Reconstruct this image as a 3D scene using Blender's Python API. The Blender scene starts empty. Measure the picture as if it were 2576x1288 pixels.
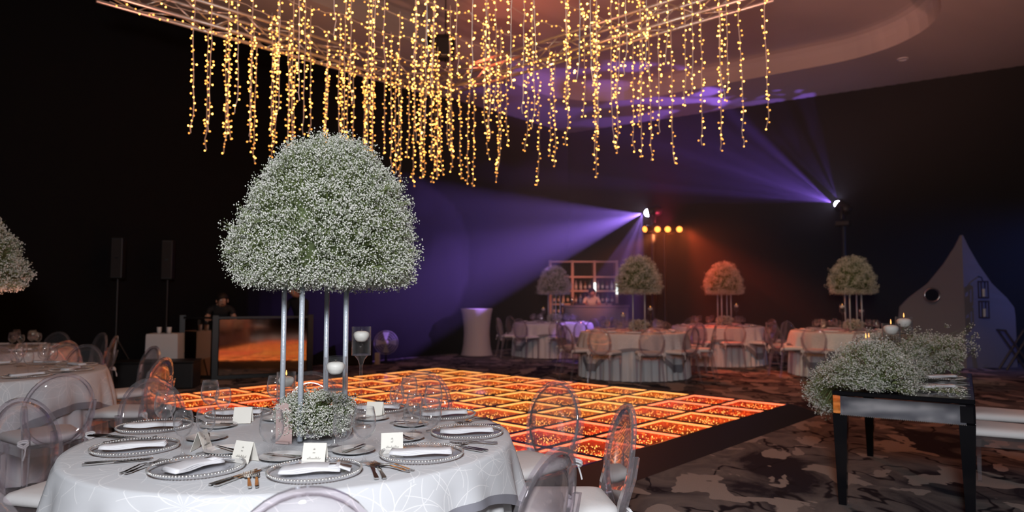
import bpy, math, random
from mathutils import Vector, Matrix
PI = math.pi
rnd = random.Random(7)
scn = bpy.context.scene
col = scn.collection
# ------------------------------------------------------------------ camera, world, light, exposure
cam_d = bpy.data.cameras.new('camera'); cam = bpy.data.objects.new('camera', cam_d); col.objects.link(cam)
cam_d.sensor_width = 36.0; cam_d.lens = 1750 / 2576 * 36
cam.location = (0, 0, 1.38); cam.rotation_euler = (PI / 2 + math.atan(101 / 1750), 0, 0)
cam_d.clip_start = .05; cam_d.clip_end = 200
cam_d.dof.use_dof = True; cam_d.dof.focus_distance = 3.0; cam_d.dof.aperture_fstop = 2.2
scn.camera = cam
w = bpy.data.worlds.new('world'); scn.world = w; w.use_nodes = True
w.node_tree.nodes['Background'].inputs[0].default_value = (.02, .012, .014, 1)
w.node_tree.nodes['Background'].inputs[1].default_value = .06
scn.view_settings.view_transform = 'Standard'; scn.view_settings.look = 'None'
scn.view_settings.exposure = 0; scn.view_settings.gamma = 1; scn.view_settings.use_curve_mapping = False
cy = scn.cycles
cy.max_bounces = 7; cy.diffuse_bounces = 2; cy.glossy_bounces = 4; cy.transmission_bounces = 6
cy.transparent_max_bounces = 24; cy.volume_bounces = 0
cy.caustics_reflective = False; cy.caustics_refractive = False
cy.sample_clamp_indirect = 4.0; cy.use_denoising = True

def lamp(name, kind, loc, target, power, colr, radius=.1, angle=60, blend=.6):
    d = bpy.data.lights.new(name, kind); d.energy = power; d.color = colr
    if kind != 'AREA': d.shadow_soft_size = radius
    if kind == 'SPOT': d.spot_size = math.radians(angle); d.spot_blend = blend
    o = bpy.data.objects.new(name, d); col.objects.link(o); o.location = loc
    o.rotation_euler = (Vector(target) - Vector(loc)).to_track_quat('-Z', 'Y').to_euler()
    return o
# photographer's bounced flash just above and behind the camera
lamp('flash_light', 'SPOT', (-.1, -.6, 2.5), (.5, 5.2, .75), 690, (.94, .96, 1.0), .3, 140, .6)
# red wash lights of the dance floor rig, up on the ceiling
lamp('red_wash_light', 'SPOT', (-.6, 11.2, 5.3), (2.2, 14.8, 6.5), 120, (1, .16, .07), .2, 130, 1)
# added fill lamps brightening the ceiling, unseen beyond the frame right and left
lamp('ceiling_fill_light', 'SPOT', (4.5, 1.0, 2.7), (5.2, 8.5, 7.4), 2100, (1, .40, .30), .15, 66, 1)
lamp('ceiling_fill_light', 'SPOT', (-7.6, 3.0, .3), (1.0, 10.5, 6.5), 2100, (1, .42, .30), .15, 58, 1)
# added fill spots at truss height to brighten the guest tables
for p_, t_, e_, c_ in (((.6, 10.6, 5.0), (.95, 16.3, .8), 300, (1, .50, .42)), ((1.6, 9.8, 5.0), (2.11, 12.15, .8), 210, (1, .55, .42)), ((2.4, 9.2, 5.0), (4.25, 14.45, .8), 420, (1, .26, .12)), ((3.0, 8.7, 5.0), (5.88, 12.3, .8), 230, (1, .74, .42))):
    lamp('table_fill_light', 'SPOT', p_, t_, e_, c_, .06, 42, 1)
# ------------------------------------------------------------------ materials
def mat(name): 
    m = bpy.data.materials.new(name); m.use_nodes = True
    nt = m.node_tree; return m, nt, nt.nodes.get('Principled BSDF')
def pbr(name, c, rough=.5, metal=0.0, spec=.5, noise=0.0, scale=20, bump=0.0, sheen=0):
    m, nt, b = mat(name)
    b.inputs['Base Color'].default_value = (*c, 1); b.inputs['Roughness'].default_value = rough
    b.inputs['Metallic'].default_value = metal; b.inputs['Specular IOR Level'].default_value = spec
    if sheen: b.inputs['Sheen Weight'].default_value = sheen
    if noise or bump:
        tc = nt.nodes.new('ShaderNodeTexCoord'); n = nt.nodes.new('ShaderNodeTexNoise')
        n.inputs['Scale'].default_value = scale; n.inputs['Detail'].default_value = 4
        nt.links.new(tc.outputs['Object'], n.inputs['Vector'])
        if noise:
            r = nt.nodes.new('ShaderNodeMixRGB'); r.blend_type = 'MIX'
            r.inputs[1].default_value = (*[x * (1 - noise) for x in c], 1); r.inputs[2].default_value = (*[min(1, x * (1 + noise)) for x in c], 1)
            nt.links.new(n.outputs['Fac'], r.inputs[0]); nt.links.new(r.outputs[0], b.inputs['Base Color'])
        if bump:
            bp = nt.nodes.new('ShaderNodeBump'); bp.inputs['Strength'].default_value = bump; bp.inputs['Distance'].default_value = .01
            nt.links.new(n.outputs['Fac'], bp.inputs['Height']); nt.links.new(bp.outputs[0], b.inputs['Normal'])
    return m
def emit(name, c, s):
    m, nt, b = mat(name)
    b.inputs['Base Color'].default_value = (*c, 1); b.inputs['Emission Color'].default_value = (*c, 1); b.inputs['Emission Strength'].default_value = s
    return m
def glass(name, tint, edge, rough=.02, ior=1.5, haze=0.0, boost=1.0, power=5.0, rimglow=0.0):
    m = bpy.data.materials.new(name); m.use_nodes = True; nt = m.node_tree; nt.nodes.clear(); N = nt.nodes.new; L = nt.links.new
    out = N('ShaderNodeOutputMaterial'); mx = N('ShaderNodeMixShader'); tr = N('ShaderNodeBsdfTransparent'); gl = N('ShaderNodeBsdfGlossy')
    gl.inputs['Roughness'].default_value = rough
    lw = N('ShaderNodeLayerWeight'); lw.inputs['Blend'].default_value = .5
    pw = N('ShaderNodeMath'); pw.operation = 'POWER'; pw.inputs[1].default_value = power; L(lw.outputs['Facing'], pw.inputs[0])
    fr = N('ShaderNodeMath'); fr.operation = 'MULTIPLY_ADD'; fr.inputs[1].default_value = .9; fr.inputs[2].default_value = ((ior - 1) / (ior + 1)) ** 2; L(pw.outputs[0], fr.inputs[0])
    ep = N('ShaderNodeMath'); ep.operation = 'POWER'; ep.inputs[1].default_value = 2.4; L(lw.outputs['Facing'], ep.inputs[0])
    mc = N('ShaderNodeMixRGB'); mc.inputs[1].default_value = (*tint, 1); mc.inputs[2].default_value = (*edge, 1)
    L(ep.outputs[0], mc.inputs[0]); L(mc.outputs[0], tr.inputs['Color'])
    mu = N('ShaderNodeMath'); mu.operation = 'MULTIPLY'; mu.use_clamp = True; mu.inputs[1].default_value = boost
    L(fr.outputs[0], mu.inputs[0]); L(mu.outputs[0], mx.inputs[0]); L(tr.outputs[0], mx.inputs[1]); L(gl.outputs[0], mx.inputs[2])
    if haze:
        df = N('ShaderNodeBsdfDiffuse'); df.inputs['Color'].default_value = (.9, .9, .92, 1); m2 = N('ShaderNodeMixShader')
        rg = N('ShaderNodeMath'); rg.operation = 'MULTIPLY_ADD'; rg.inputs[1].default_value = rimglow; rg.inputs[2].default_value = haze; L(ep.outputs[0], rg.inputs[0]); L(rg.outputs[0], m2.inputs[0])  # white diffuse mixed in towards edges stands in for rim highlights
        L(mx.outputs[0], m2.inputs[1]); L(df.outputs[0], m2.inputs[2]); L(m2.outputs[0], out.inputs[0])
    else: L(mx.outputs[0], out.inputs[0])
    return m
M = {}
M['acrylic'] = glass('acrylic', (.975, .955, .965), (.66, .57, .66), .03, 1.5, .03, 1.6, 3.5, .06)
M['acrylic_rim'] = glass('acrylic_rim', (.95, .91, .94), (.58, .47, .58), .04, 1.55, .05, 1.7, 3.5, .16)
M['glass'] = glass('glass', (.995, .995, .995), (.84, .83, .86), .015, 1.5, .006, 1.15, 3.6, .20)
M['plate_glass'] = glass('plate_glass', (.985, .985, .99), (.92, .92, .94), .05, 1.5, .025, .9, 6)
M['water'] = glass('water', (.985, .985, .985), (.90, .90, .92), .02, 1.33, 0, .5)
M['linen'] = pbr('linen', (.80, .80, .82), .85, bump=.08, scale=300)
M['napkin'] = pbr('napkin', (.76, .75, .78), .85, bump=.1, scale=220)
M['cushion'] = pbr('cushion', (.80, .78, .78), .8, bump=.1, scale=60)
M['ribbon'] = pbr('ribbon', (.82, .81, .83), .7)
M['silver'] = pbr('silver', (.80, .79, .77), .2, .7)
M['steel'] = pbr('steel', (.70, .69, .68), .16, 1)
M['rod'] = pbr('rod', (.56, .61, .68), .45, .35, bump=.25, scale=90)
M['ceramic'] = pbr('ceramic', (.80, .80, .80), .2)
M['card'] = pbr('card', (.83, .80, .73), .7)
M['rose_card'] = pbr('rose_card', (.50, .36, .34), .55)
M['ink'] = pbr('ink', (.16, .14, .13), .6)
M['white_ink'] = pbr('white_ink', (.85, .82, .8), .6)
M['wax'] = pbr('wax', (.86, .84, .79), .45)
M['wick'] = pbr('wick', (.15, .12, .1), .8)
M['flame'] = emit('flame', (1, .42, .12), 2.2)
M['leaf'] = pbr('leaf', (.17, .21, .075), .6, noise=.5, scale=9)
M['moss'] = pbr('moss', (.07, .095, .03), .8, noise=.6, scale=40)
M['black'] = pbr('black', (.012, .012, .013), .45)
M['black_gloss'] = pbr('black_gloss', (.006, .006, .008), .12, spec=.3)
M['black_cloth'] = pbr('black_cloth', (.010, .009, .010), .95, spec=.1)
M['mirror'] = pbr('mirror', (.42, .46, .52), .06, 1)
M['booth_mirror'] = pbr('booth_mirror', (.66, .52, .43), .06, 1)
M['truss'] = pbr('truss', (.70, .66, .60), .35, .75)
M['cord'] = pbr('cord', (.72, .66, .60), .6)
M['white_metal'] = pbr('white_metal', (.72, .72, .72), .4)
M['wood_shelf'] = pbr('wood_shelf', (.62, .42, .36), .45)
M['counter'] = pbr('counter', (.26, .24, .28), .6)
M['spandex'] = pbr('spandex', (.72, .66, .62), .8)
M['tent'] = pbr('tent', (.24, .22, .235), .8)
M['dark_wood'] = pbr('dark_wood', (.05, .035, .035), .5)
M['skin'] = pbr('skin', (.55, .30, .21), .5)
M['hair'] = pbr('hair', (.012, .009, .008), .6)
M['suit'] = pbr('suit', (.015, .014, .016), .8)
M['shirt'] = pbr('shirt', (.78, .72, .68), .8)
M['led_white'] = emit('led_white', (.85, 1, .95), 3.0)
M['lens_violet'] = emit('lens_violet', (.72, .66, 1), 45)
M['lens_amber'] = emit('lens_amber', (1, .30, .05), 3.2)
M['bottle_green'] = pbr('bottle_green', (.03, .09, .05), .1)
M['bottle_amber'] = pbr('bottle_amber', (.22, .08, .03), .1)
M['bottle_clear'] = pbr('bottle_clear', (.4, .4, .45), .1)
M['label_paper'] = pbr('label_paper', (.7, .66, .6), .7)
def bulb_mat():
    m = emit('warm_bulb', (1.0, .41, .075), 10); nt = m.node_tree; b = nt.nodes['Principled BSDF']      # brighter and dimmer bulbs
    g = nt.nodes.new('ShaderNodeNewGeometry'); p = nt.nodes.new('ShaderNodeMath'); p.operation = 'POWER'; p.inputs[1].default_value = 2.2; nt.links.new(g.outputs['Random Per Island'], p.inputs[0])
    q = nt.nodes.new('ShaderNodeMath'); q.operation = 'MULTIPLY_ADD'; q.inputs[1].default_value = 15; q.inputs[2].default_value = 2.0; nt.links.new(p.outputs[0], q.inputs[0]); nt.links.new(q.outputs[0], b.inputs['Emission Strength']); return m
M['bulb'] = bulb_mat()
def blossom_mat(name, lo, hi):
    m, nt, b = mat(name); g = nt.nodes.new('ShaderNodeNewGeometry'); r = nt.nodes.new('ShaderNodeValToRGB')
    r.color_ramp.elements[0].color = (*lo, 1); r.color_ramp.elements[1].color = (*hi, 1); r.color_ramp.elements[1].position = .55
    nt.links.new(g.outputs['Random Per Island'], r.inputs[0]); nt.links.new(r.outputs[0], b.inputs['Base Color'])
    b.inputs['Roughness'].default_value = .8
    return m
M['blossom'] = blossom_mat('blossom', (.22, .27, .16), (.74, .73, .68))
def carpet():
    m, nt, b = mat('carpet'); N = nt.nodes.new; L = nt.links.new
    tc = N('ShaderNodeTexCoord'); mp = N('ShaderNodeMapping'); mp.inputs['Scale'].default_value = (1.15, .8, 1); mp.inputs['Rotation'].default_value = (0, 0, .5)
    L(tc.outputs['Object'], mp.inputs['Vector'])
    n1 = N('ShaderNodeTexNoise'); n1.inputs['Scale'].default_value = 1.1; n1.inputs['Detail'].default_value = 5; n1.inputs['Distortion'].default_value = 1.3; n1.inputs['Roughness'].default_value = .55
    n2 = N('ShaderNodeTexNoise'); n2.inputs['Scale'].default_value = 2.2; n2.inputs['Detail'].default_value = 3.5; n2.inputs['Distortion'].default_value = .5
    n3 = N('ShaderNodeTexNoise'); n3.inputs['Scale'].default_value = 160; n3.inputs['Detail'].default_value = 2
    for n in (n1, n2, n3): L(mp.outputs[0], n.inputs['Vector'])
    r1 = N('ShaderNodeValToRGB'); e = r1.color_ramp.elements
    e[0].position = .38; e[0].color = (.03, .03, .042, 1); e[1].position = .46; e[1].color = (.15, .138, .14, 1)
    x = e.new(.56); x.color = (.25, .222, .212, 1); x = e.new(.66); x.color = (.13, .122, .13, 1)
    L(n1.outputs['Fac'], r1.inputs[0])
    n4 = N('ShaderNodeTexNoise'); n4.inputs['Scale'].default_value = 1.5; n4.inputs['Detail'].default_value = 3; n4.inputs['Distortion'].default_value = .4; L(mp.outputs[0], n4.inputs['Vector'])
    r3 = N('ShaderNodeValToRGB'); e = r3.color_ramp.elements; e[0].position = .0; e[0].color = (0, 0, 0, 1); e[1].position = 1; e[1].color = (0, 0, 0, 1)
    for ps, cc in ((.482, 0), (.492, 1), (.506, 1), (.52, 0)): x = e.new(ps); x.color = (cc, cc, cc, 1)
    L(n4.outputs['Fac'], r3.inputs[0])
    m0 = N('ShaderNodeMixRGB'); m0.inputs[2].default_value = (.022, .022, .03, 1); L(r3.outputs[0], m0.inputs[0]); L(r1.outputs[0], m0.inputs[1])
    r2 = N('ShaderNodeValToRGB'); e = r2.color_ramp.elements; e[0].position = .56; e[0].color = (0, 0, 0, 1); e[1].position = .568; e[1].color = (1, 1, 1, 1); L(n2.outputs['Fac'], r2.inputs[0])
    m1 = N('ShaderNodeMixRGB'); m1.inputs[2].default_value = (.47, .41, .375, 1); L(r2.outputs[0], m1.inputs[0]); L(m0.outputs[0], m1.inputs[1])
    m2 = N('ShaderNodeMixRGB'); m2.blend_type = 'MULTIPLY'; m2.inputs[0].default_value = .5; L(m1.outputs[0], m2.inputs[1]); L(n3.outputs['Fac'], m2.inputs[2])
    L(m2.outputs[0], b.inputs['Base Color']); b.inputs['Roughness'].default_value = .95; b.inputs['Specular IOR Level'].default_value = .1
    bp = N('ShaderNodeBump'); bp.inputs['Strength'].default_value = .4; bp.inputs['Distance'].default_value = .005; L(n3.outputs['Fac'], bp.inputs['Height']); L(bp.outputs[0], b.inputs['Normal'])
    return m
M['carpet'] = carpet()
def overlay_mat():
    m, nt, b = mat('overlay_cloth'); N = nt.nodes.new; L = nt.links.new
    def mth(op, a, b_=None, c_=None):
        n = N('ShaderNodeMath'); n.operation = op
        for i, x in enumerate((a, b_, c_)):
            if x is None: continue
            if isinstance(x, (int, float)): n.inputs[i].default_value = x
            else: L(x, n.inputs[i])
        return n.outputs[0]
    tc = N('ShaderNodeTexCoord'); sp = N('ShaderNodeSeparateXYZ'); L(tc.outputs['Object'], sp.inputs[0])
    th = mth('MULTIPLY', mth('ARCTAN2', sp.outputs[1], sp.outputs[0]), .9)
    rad = mth('SQRT', mth('ADD', mth('MULTIPLY', sp.outputs[0], sp.outputs[0]), mth('MULTIPLY', sp.outputs[1], sp.outputs[1])))
    cb = N('ShaderNodeCombineXYZ'); L(th, cb.inputs[0]); L(mth('SUBTRACT', rad, sp.outputs[2]), cb.inputs[1])
    total = None
    for sc, off, tw, npt in ((2.3, 0.0, 13.0, 10), (2.3, 0.0, -17.0, 8), (1.7, 3.7, 11.0, 10), (1.7, 3.7, -19.0, 8)):
        mp = N('ShaderNodeMapping'); mp.inputs['Location'].default_value = (off, off * .7, 0); L(cb.outputs[0], mp.inputs[0])
        vo = N('ShaderNodeTexVoronoi'); vo.voronoi_dimensions = '2D'; vo.inputs['Scale'].default_value = sc; L(mp.outputs[0], vo.inputs['Vector'])
        sb = N('ShaderNodeVectorMath'); sb.operation = 'SUBTRACT'; L(mp.outputs[0], sb.inputs[0]); L(vo.outputs['Position'], sb.inputs[1])
        s2 = N('ShaderNodeSeparateXYZ'); L(sb.outputs[0], s2.inputs[0])
        ang = mth('ARCTAN2', s2.outputs[1], s2.outputs[0]); r_ = mth('SQRT', mth('ADD', mth('MULTIPLY', s2.outputs[0], s2.outputs[0]), mth('MULTIPLY', s2.outputs[1], s2.outputs[1])))
        ln = mth('MULTIPLY', mth('ABSOLUTE', mth('SINE', mth('MULTIPLY_ADD', r_, tw, mth('MULTIPLY', ang, npt * .5)))), r_)
        on = mth('MULTIPLY', mth('LESS_THAN', ln, mth('MINIMUM', .009, mth('MULTIPLY', r_, .14))), mth('LESS_THAN', r_, .24))
        total = on if total is None else mth('MAXIMUM', total, on)
    c = N('ShaderNodeMixRGB'); c.inputs[1].default_value = (.66, .67, .70, 1); c.inputs[2].default_value = (.83, .83, .85, 1)
    L(total, c.inputs[0]); L(c.outputs[0], b.inputs['Base Color']); b.inputs['Roughness'].default_value = .9; b.inputs['Specular IOR Level'].default_value = .15
    return m
M['overlay'] = overlay_mat()
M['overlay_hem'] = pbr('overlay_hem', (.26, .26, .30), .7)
# ------------------------------------------------------------------ mesh helpers
class MB:
    def __init__(s): s.v = []; s.f = []
    def add(s, vs, fs):
        o = len(s.v); s.v += [tuple(p) for p in vs]; s.f += [tuple(i + o for i in f) for f in fs]; return s
    def box(s, c, size, rz=0, taper=1.0):
        x, y, z = [k / 2 for k in size]; cs, sn = math.cos(rz), math.sin(rz); vs = []
        for dz in (-1, 1):
            t = taper if dz < 0 else 1
            for dx, dy in ((-1, -1), (1, -1), (1, 1), (-1, 1)):
                px, py = dx * x * t, dy * y * t; vs.append((c[0] + px * cs - py * sn, c[1] + px * sn + py * cs, c[2] + dz * z))
        return s.add(vs, [(3, 2, 1, 0), (4, 5, 6, 7), (0, 1, 5, 4), (1, 2, 6, 5), (2, 3, 7, 6), (3, 0, 4, 7)])
    def bevbox(s, c, size, bv, rz=0):
        x, y, z = [k / 2 for k in size]; cs, sn = math.cos(rz), math.sin(rz); rings = []
        for zz, ins in ((-z, bv), (-z + bv, 0), (z - bv, 0), (z, bv)):
            ring = []
            for cx, cy2, a0 in ((x - bv, y - bv, 0), (-x + bv, y - bv, 90), (-x + bv, -y + bv, 180), (x - bv, -y + bv, 270)):
                for k in range(3):
                    a = math.radians(a0 + 45 * k); r = max(bv - ins * .7, .0005)
                    px, py = cx + r * math.cos(a), cy2 + r * math.sin(a)
                    ring.append((c[0] + px * cs - py * sn, c[1] + px * sn + py * cs, c[2] + zz))
            rings.append(ring)
        return s.rings(rings, True, True)
    def rings(s, rings, cap0=False, cap1=False, closed=True):
        n = len(rings[0]); vs = [p for r in rings for p in r]; fs = []
        for i in range(len(rings) - 1):
            for j in range(n if closed else n - 1):
                k = (j + 1) % n; fs.append((i * n + j, i * n + k, (i + 1) * n + k, (i + 1) * n + j))
        if cap0: fs.append(tuple(range(n - 1, -1, -1)))
        if cap1: fs.append(tuple((len(rings) - 1) * n + j for j in range(n)))
        return s.add(vs, fs)
    def cyl(s, p0, p1, r0, r1=None, n=8, caps=True):
        r1 = r0 if r1 is None else r1; p0 = Vector(p0); p1 = Vector(p1); d = (p1 - p0).normalized()
        a = d.cross(Vector((0, 0, 1)) if abs(d.z) < .9 else Vector((1, 0, 0))).normalized(); b = d.cross(a)
        rr = [[p + (a * math.cos(2 * PI * k / n) + b * math.sin(2 * PI * k / n)) * r for k in range(n)] for p, r in ((p0, r0), (p1, r1))]
        return s.rings(rr, caps, caps)
    def tube(s, pts, r, n=6, caps=True, closed=False):
        pts = [Vector(p) for p in pts]; rr = []; m = len(pts)
        for i, p in enumerate(pts):
            if closed: d = pts[(i + 1) % m] - pts[i - 1]
            else: d = pts[min(i + 1, m - 1)] - pts[max(i - 1, 0)]
            d = d.normalized() if d.length > 1e-9 else Vector((0, 0, 1))
            a = d.cross(Vector((0, 0, 1)) if abs(d.z) < .95 else Vector((0, 1, 0))).normalized(); b = d.cross(a)
            q = r[i] if isinstance(r, (list, tuple)) else r
            rr.append([p + (a * math.cos(2 * PI * k / n) + b * math.sin(2 * PI * k / n)) * q for k in range(n)])
        if closed: rr.append(rr[0]); caps = False
        return s.rings(rr, caps, caps)
    def lathe(s, prof, n=20, c=(0, 0, 0), cap0=False, cap1=False):
        rr = [[(c[0] + r * math.cos(2 * PI * k / n), c[1] + r * math.sin(2 * PI * k / n), c[2] + z) for k in range(n)] for r, z in prof]
        return s.rings(rr, cap0, cap1)
    def ball(s, c, r, n=8, m=5):
        rr = []
        rx, ry, rz = r if isinstance(r, tuple) else (r, r, r)
        for i in range(m + 1):
            t = -PI / 2 + PI * i / m; q = max(math.cos(t), .02)
            rr.append([(c[0] + rx * q * math.cos(2 * PI * k / n), c[1] + ry * q * math.sin(2 * PI * k / n), c[2] + rz * math.sin(t)) for k in range(n)])
        return s.rings(rr, True, True)
    def prism(s, poly, z0, z1):
        n = len(poly); vs = [(x, y, z0) for x, y in poly] + [(x, y, z1) for x, y in poly]
        fs = [tuple(range(n - 1, -1, -1)), tuple(range(n, 2 * n))] + [(k, (k + 1) % n, n + (k + 1) % n, n + k) for k in range(n)]
        return s.add(vs, fs)
    def xf(s, mtx): s.v = [tuple(mtx @ Vector(p)) for p in s.v]; return s
    def mesh(s, name, m, smooth=False):
        me = bpy.data.meshes.new(name); me.from_pydata(s.v, [], s.f)
        if m: me.materials.append(M[m] if isinstance(m, str) else m)
        if smooth: me.polygons.foreach_set('use_smooth', [True] * len(me.polygons))
        me.update(); return me
    def build(s, name, m, parent=None, smooth=False):
        return put(name, s.mesh(name, m, smooth), parent)
def ico(r):
    g = (1 + 5 ** .5) / 2; v = [(-1, g, 0), (1, g, 0), (-1, -g, 0), (1, -g, 0), (0, -1, g), (0, 1, g), (0, -1, -g), (0, 1, -g), (g, 0, -1), (g, 0, 1), (-g, 0, -1), (-g, 0, 1)]
    s = r / (1 + g * g) ** .5
    f = [(0, 11, 5), (0, 5, 1), (0, 1, 7), (0, 7, 10), (0, 10, 11), (1, 5, 9), (5, 11, 4), (11, 10, 2), (10, 7, 6), (7, 1, 8), (3, 9, 4), (3, 4, 2), (3, 2, 6), (3, 6, 8), (3, 8, 9), (4, 9, 5), (2, 4, 11), (6, 2, 10), (8, 6, 7), (9, 8, 1)]
    return [(a * s, b * s, c * s) for a, b, c in v], f
OCT = ([(1, 0, 0), (-1, 0, 0), (0, 1, 0), (0, -1, 0), (0, 0, 1), (0, 0, -1)], [(0, 2, 4), (2, 1, 4), (1, 3, 4), (3, 0, 4), (2, 0, 5), (1, 2, 5), (3, 1, 5), (0, 3, 5)])
IC = ico(1)
def put(name, me, parent=None, loc=None, rz=0):
    o = bpy.data.objects.new(name, me); col.objects.link(o)
    if parent: o.parent = parent
    if loc is not None: o.location = loc
    if rz: o.rotation_euler = (0, 0, rz)
    return o
def tag(o, label, cat, group=None):
    o['label'] = label; o['category'] = cat
    if group: o['group'] = group
    return o
def thing(name, label, cat, loc=(0, 0, 0), rz=0, group=None):
    o = bpy.data.objects.new(name, None); col.objects.link(o); o.empty_display_size = .05
    o.location = loc; o.rotation_euler = (0, 0, rz); return tag(o, label, cat, group)
KIDS = {}
def kids(o): return [c for c in col.objects if c.parent is o]
def dup(root, label, loc, rz=0, group=None, cache={}):
    def cp(o, parent):
        c = o.copy(); col.objects.link(c); c.parent = parent
        if o.name not in cache: cache[o.name] = kids(o)
        for k in cache[o.name]: cp(k, c)
        return c
    r = cp(root, None); r.location = loc; r.rotation_euler = (0, 0, rz); r['label'] = label
    if group: r['group'] = group
    return r
class Proto:                      # the first placing moves the built thing itself, later ones copy it
    def __init__(s, root): s.root = root; s.used = False
    def place(s, label, loc, rz=0, group=None):
        if not s.used:
            s.used = True; r = s.root; r.location = loc; r.rotation_euler = (0, 0, rz); r['label'] = label
            if group: r['group'] = group
            return r
        return dup(s.root, label, loc, rz, group)
def struct(o): o['kind'] = 'structure'; return o
def stuff(o): o['kind'] = 'stuff'; return o
# ------------------------------------------------------------------ the setting
K = Vector((1.67, 20.36)); WL = Vector((-.659, -.752)); WR = Vector((.831, -.556)); ZC = 6.2
P1 = K + WR * 15; P2 = Vector((P1.x, -5.0)); P4 = K + WL * 30; P3 = Vector((P4.x, -5.0))
room = [(K.x, K.y), (P4.x, P4.y), (P3.x, P3.y), (P2.x, P2.y), (P1.x, P1.y)]
struct(MB().prism(room, -.05, 0).build('floor', 'carpet'))
# ceiling with a rounded raised tray
SA = Vector((.8, -.6)); SB = Vector((-.6, -.8))
tray = []
for cx, cyy, a0 in ((9.82 - 2.2, 1.95 + 2.2, -90), (9.82 - 2.2, 19 - 2.2, 0), (1.6 + 2.2, 19 - 2.2, 90), (1.6 + 2.2, 1.95 + 2.2, 180)):
    for k in range(13):
        t = math.radians(a0 + 90 * k / 12); p = K + SA * (cx + 2.2 * math.cos(t)) + SB * (cyy + 2.2 * math.sin(t)); tray.append((p.x, p.y))
M['ceiling'] = pbr('ceiling_paint', (.52, .47, .44), .8, noise=.05, scale=1.5)
import bmesh
bm = bmesh.new()
out_pts = room; ov = [bm.verts.new((x, y, ZC)) for x, y in out_pts]; iv = [bm.verts.new((x, y, ZC)) for x, y in tray]
ed = [bm.edges.new((ov[i], ov[(i + 1) % len(ov)])) for i in range(len(ov))] + [bm.edges.new((iv[i], iv[(i + 1) % len(iv)])) for i in range(len(iv))]
bmesh.ops.triangle_fill(bm, edges=ed, use_beauty=True)
prev = iv; cxm = sum(x for x, y in tray) / len(tray); cym = sum(y for x, y in tray) / len(tray)
for dz, ins in ((.10, .012), (.22, .03), (.32, .07), (.40, .14), (.44, .25), (.45, .36)):
    cur = []
    for x, y in tray:
        d = Vector((cxm - x, cym - y)).normalized(); cur.append(bm.verts.new((x + d.x * ins, y + d.y * ins, ZC + dz)))
    for i in range(len(tray)): j = (i + 1) % len(tray); bm.faces.new((prev[i], prev[j], cur[j], cur[i]))
    prev = cur
bm.faces.new(prev)
bmesh.ops.recalc_face_normals(bm, faces=bm.faces)
me = bpy.data.meshes.new('ceiling'); bm.to_mesh(me); bm.free(); me.materials.append(M['ceiling'])
ceil_o = struct(put('ceiling', me))
# black pleated drape walls
def drape(name, a, b):
    a = Vector(a); b = Vector(b); n = int((b - a).length / .12); nrm = Vector((-(b - a).y, (b - a).x)).normalized(); mb = MB(); ring0 = []; ring1 = []
    for i in range(n + 1):
        p = a + (b - a) * (i / n) + nrm * .035 * (1 if i % 2 else -1); ring0.append((p.x, p.y, 0)); ring1.append((p.x, p.y, ZC))
    mb.rings([ring0, ring1], closed=False); return struct(mb.build(name, 'black_cloth', None, True))
drape('wall_left', room[0], room[1]); drape('wall_right', room[4], room[0])
struct(MB().box(((P1.x + .05), (P1.y + P2.y) / 2, ZC / 2), (.1, P1.y - P2.y, ZC)).build('wall_near_right', 'black_cloth'))
struct(MB().box(((P4.x - .05), (P4.y + P3.y) / 2, ZC / 2), (.1, P4.y - P3.y, ZC)).build('wall_near_left', 'black_cloth'))
struct(MB().box(((P2.x + P3.x) / 2, -5.05, ZC / 2), (P2.x - P3.x, .1, ZC)).build('wall_back', 'black_cloth'))
cor = MB(); 
for q in range(2): pass
for (x, y, lb) in ((7.95, 13.9, 'small round recessed downlight in the ceiling above the violet fan beam'), (5.55, 11.6, 'round recessed downlight beside the right end of the truss')):
    t = thing('downlight', lb, 'downlight', (x, y, ZC if x > 6 else ZC + .45))  # both discs are recessed ceiling lights, unlit
    MB().lathe([(.11, 0), (.11, -.015), (.085, -.02), (.08, -.004)], 20).build('trim_ring', 'white_metal', t, True)
    MB().lathe([(.08, -.004), (.05, -.002), (.001, -.001)], 20).build('lens', 'ceramic', t)
# ------------------------------------------------------------------ dance floor
U = Vector((.738, -.674)); V = Vector((-.674, -.738)); U = U.normalized(); V = V.normalized(); PS = .62; NU, NV = 10, 8; DZ = .12
F0 = Vector((-1.32, 12.42))
df = thing('dance_floor', 'raised LED dance floor of glowing orange mirrored panels with black ramp edge', 'dance floor', (F0.x, F0.y, 0), math.atan2(U.y, U.x))
# local axes: +x along U, -y along V
sq = PS
cols = [(1.0, .20, .085), (1.0, .28, .08), (1.0, .36, .09), (1.0, .42, .11)]
ledm = [emit('led_' + n, c, s) for n, c, s in (('red', cols[0], 3.2), ('orange', cols[1], 3.2), ('amber', cols[2], 2.9), ('gold', cols[3], 2.7))]
def floor_mirror(name, c):
    m, nt, b = mat(name); b.inputs['Base Color'].default_value = (*c, 1); b.inputs['Metallic'].default_value = .72; b.inputs['Roughness'].default_value = .10
    return m
mirm = [floor_mirror('panel_mirror_' + n, c) for n, c in (('red', (.85, .30, .16)), ('orange', (.85, .36, .18)), ('amber', (.85, .45, .22)), ('gold', (.85, .52, .26)))]  # mirrors tinted per strip colour, standing in for LED glow inside the panel
REC = .095; wt = .010
framemesh = MB()
h = sq / 2
for sx, sy, lx, ly in ((0, 1, sq, 2 * wt), (0, -1, sq, 2 * wt), (1, 0, 2 * wt, sq - 4 * wt), (-1, 0, 2 * wt, sq - 4 * wt)):
    framemesh.box((sx * (h - wt), sy * (h - wt), DZ - REC / 2 - .002), (lx - .001, ly - .001, REC + .004))
fm = framemesh.mesh('panel_frame', 'black_gloss')
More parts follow.
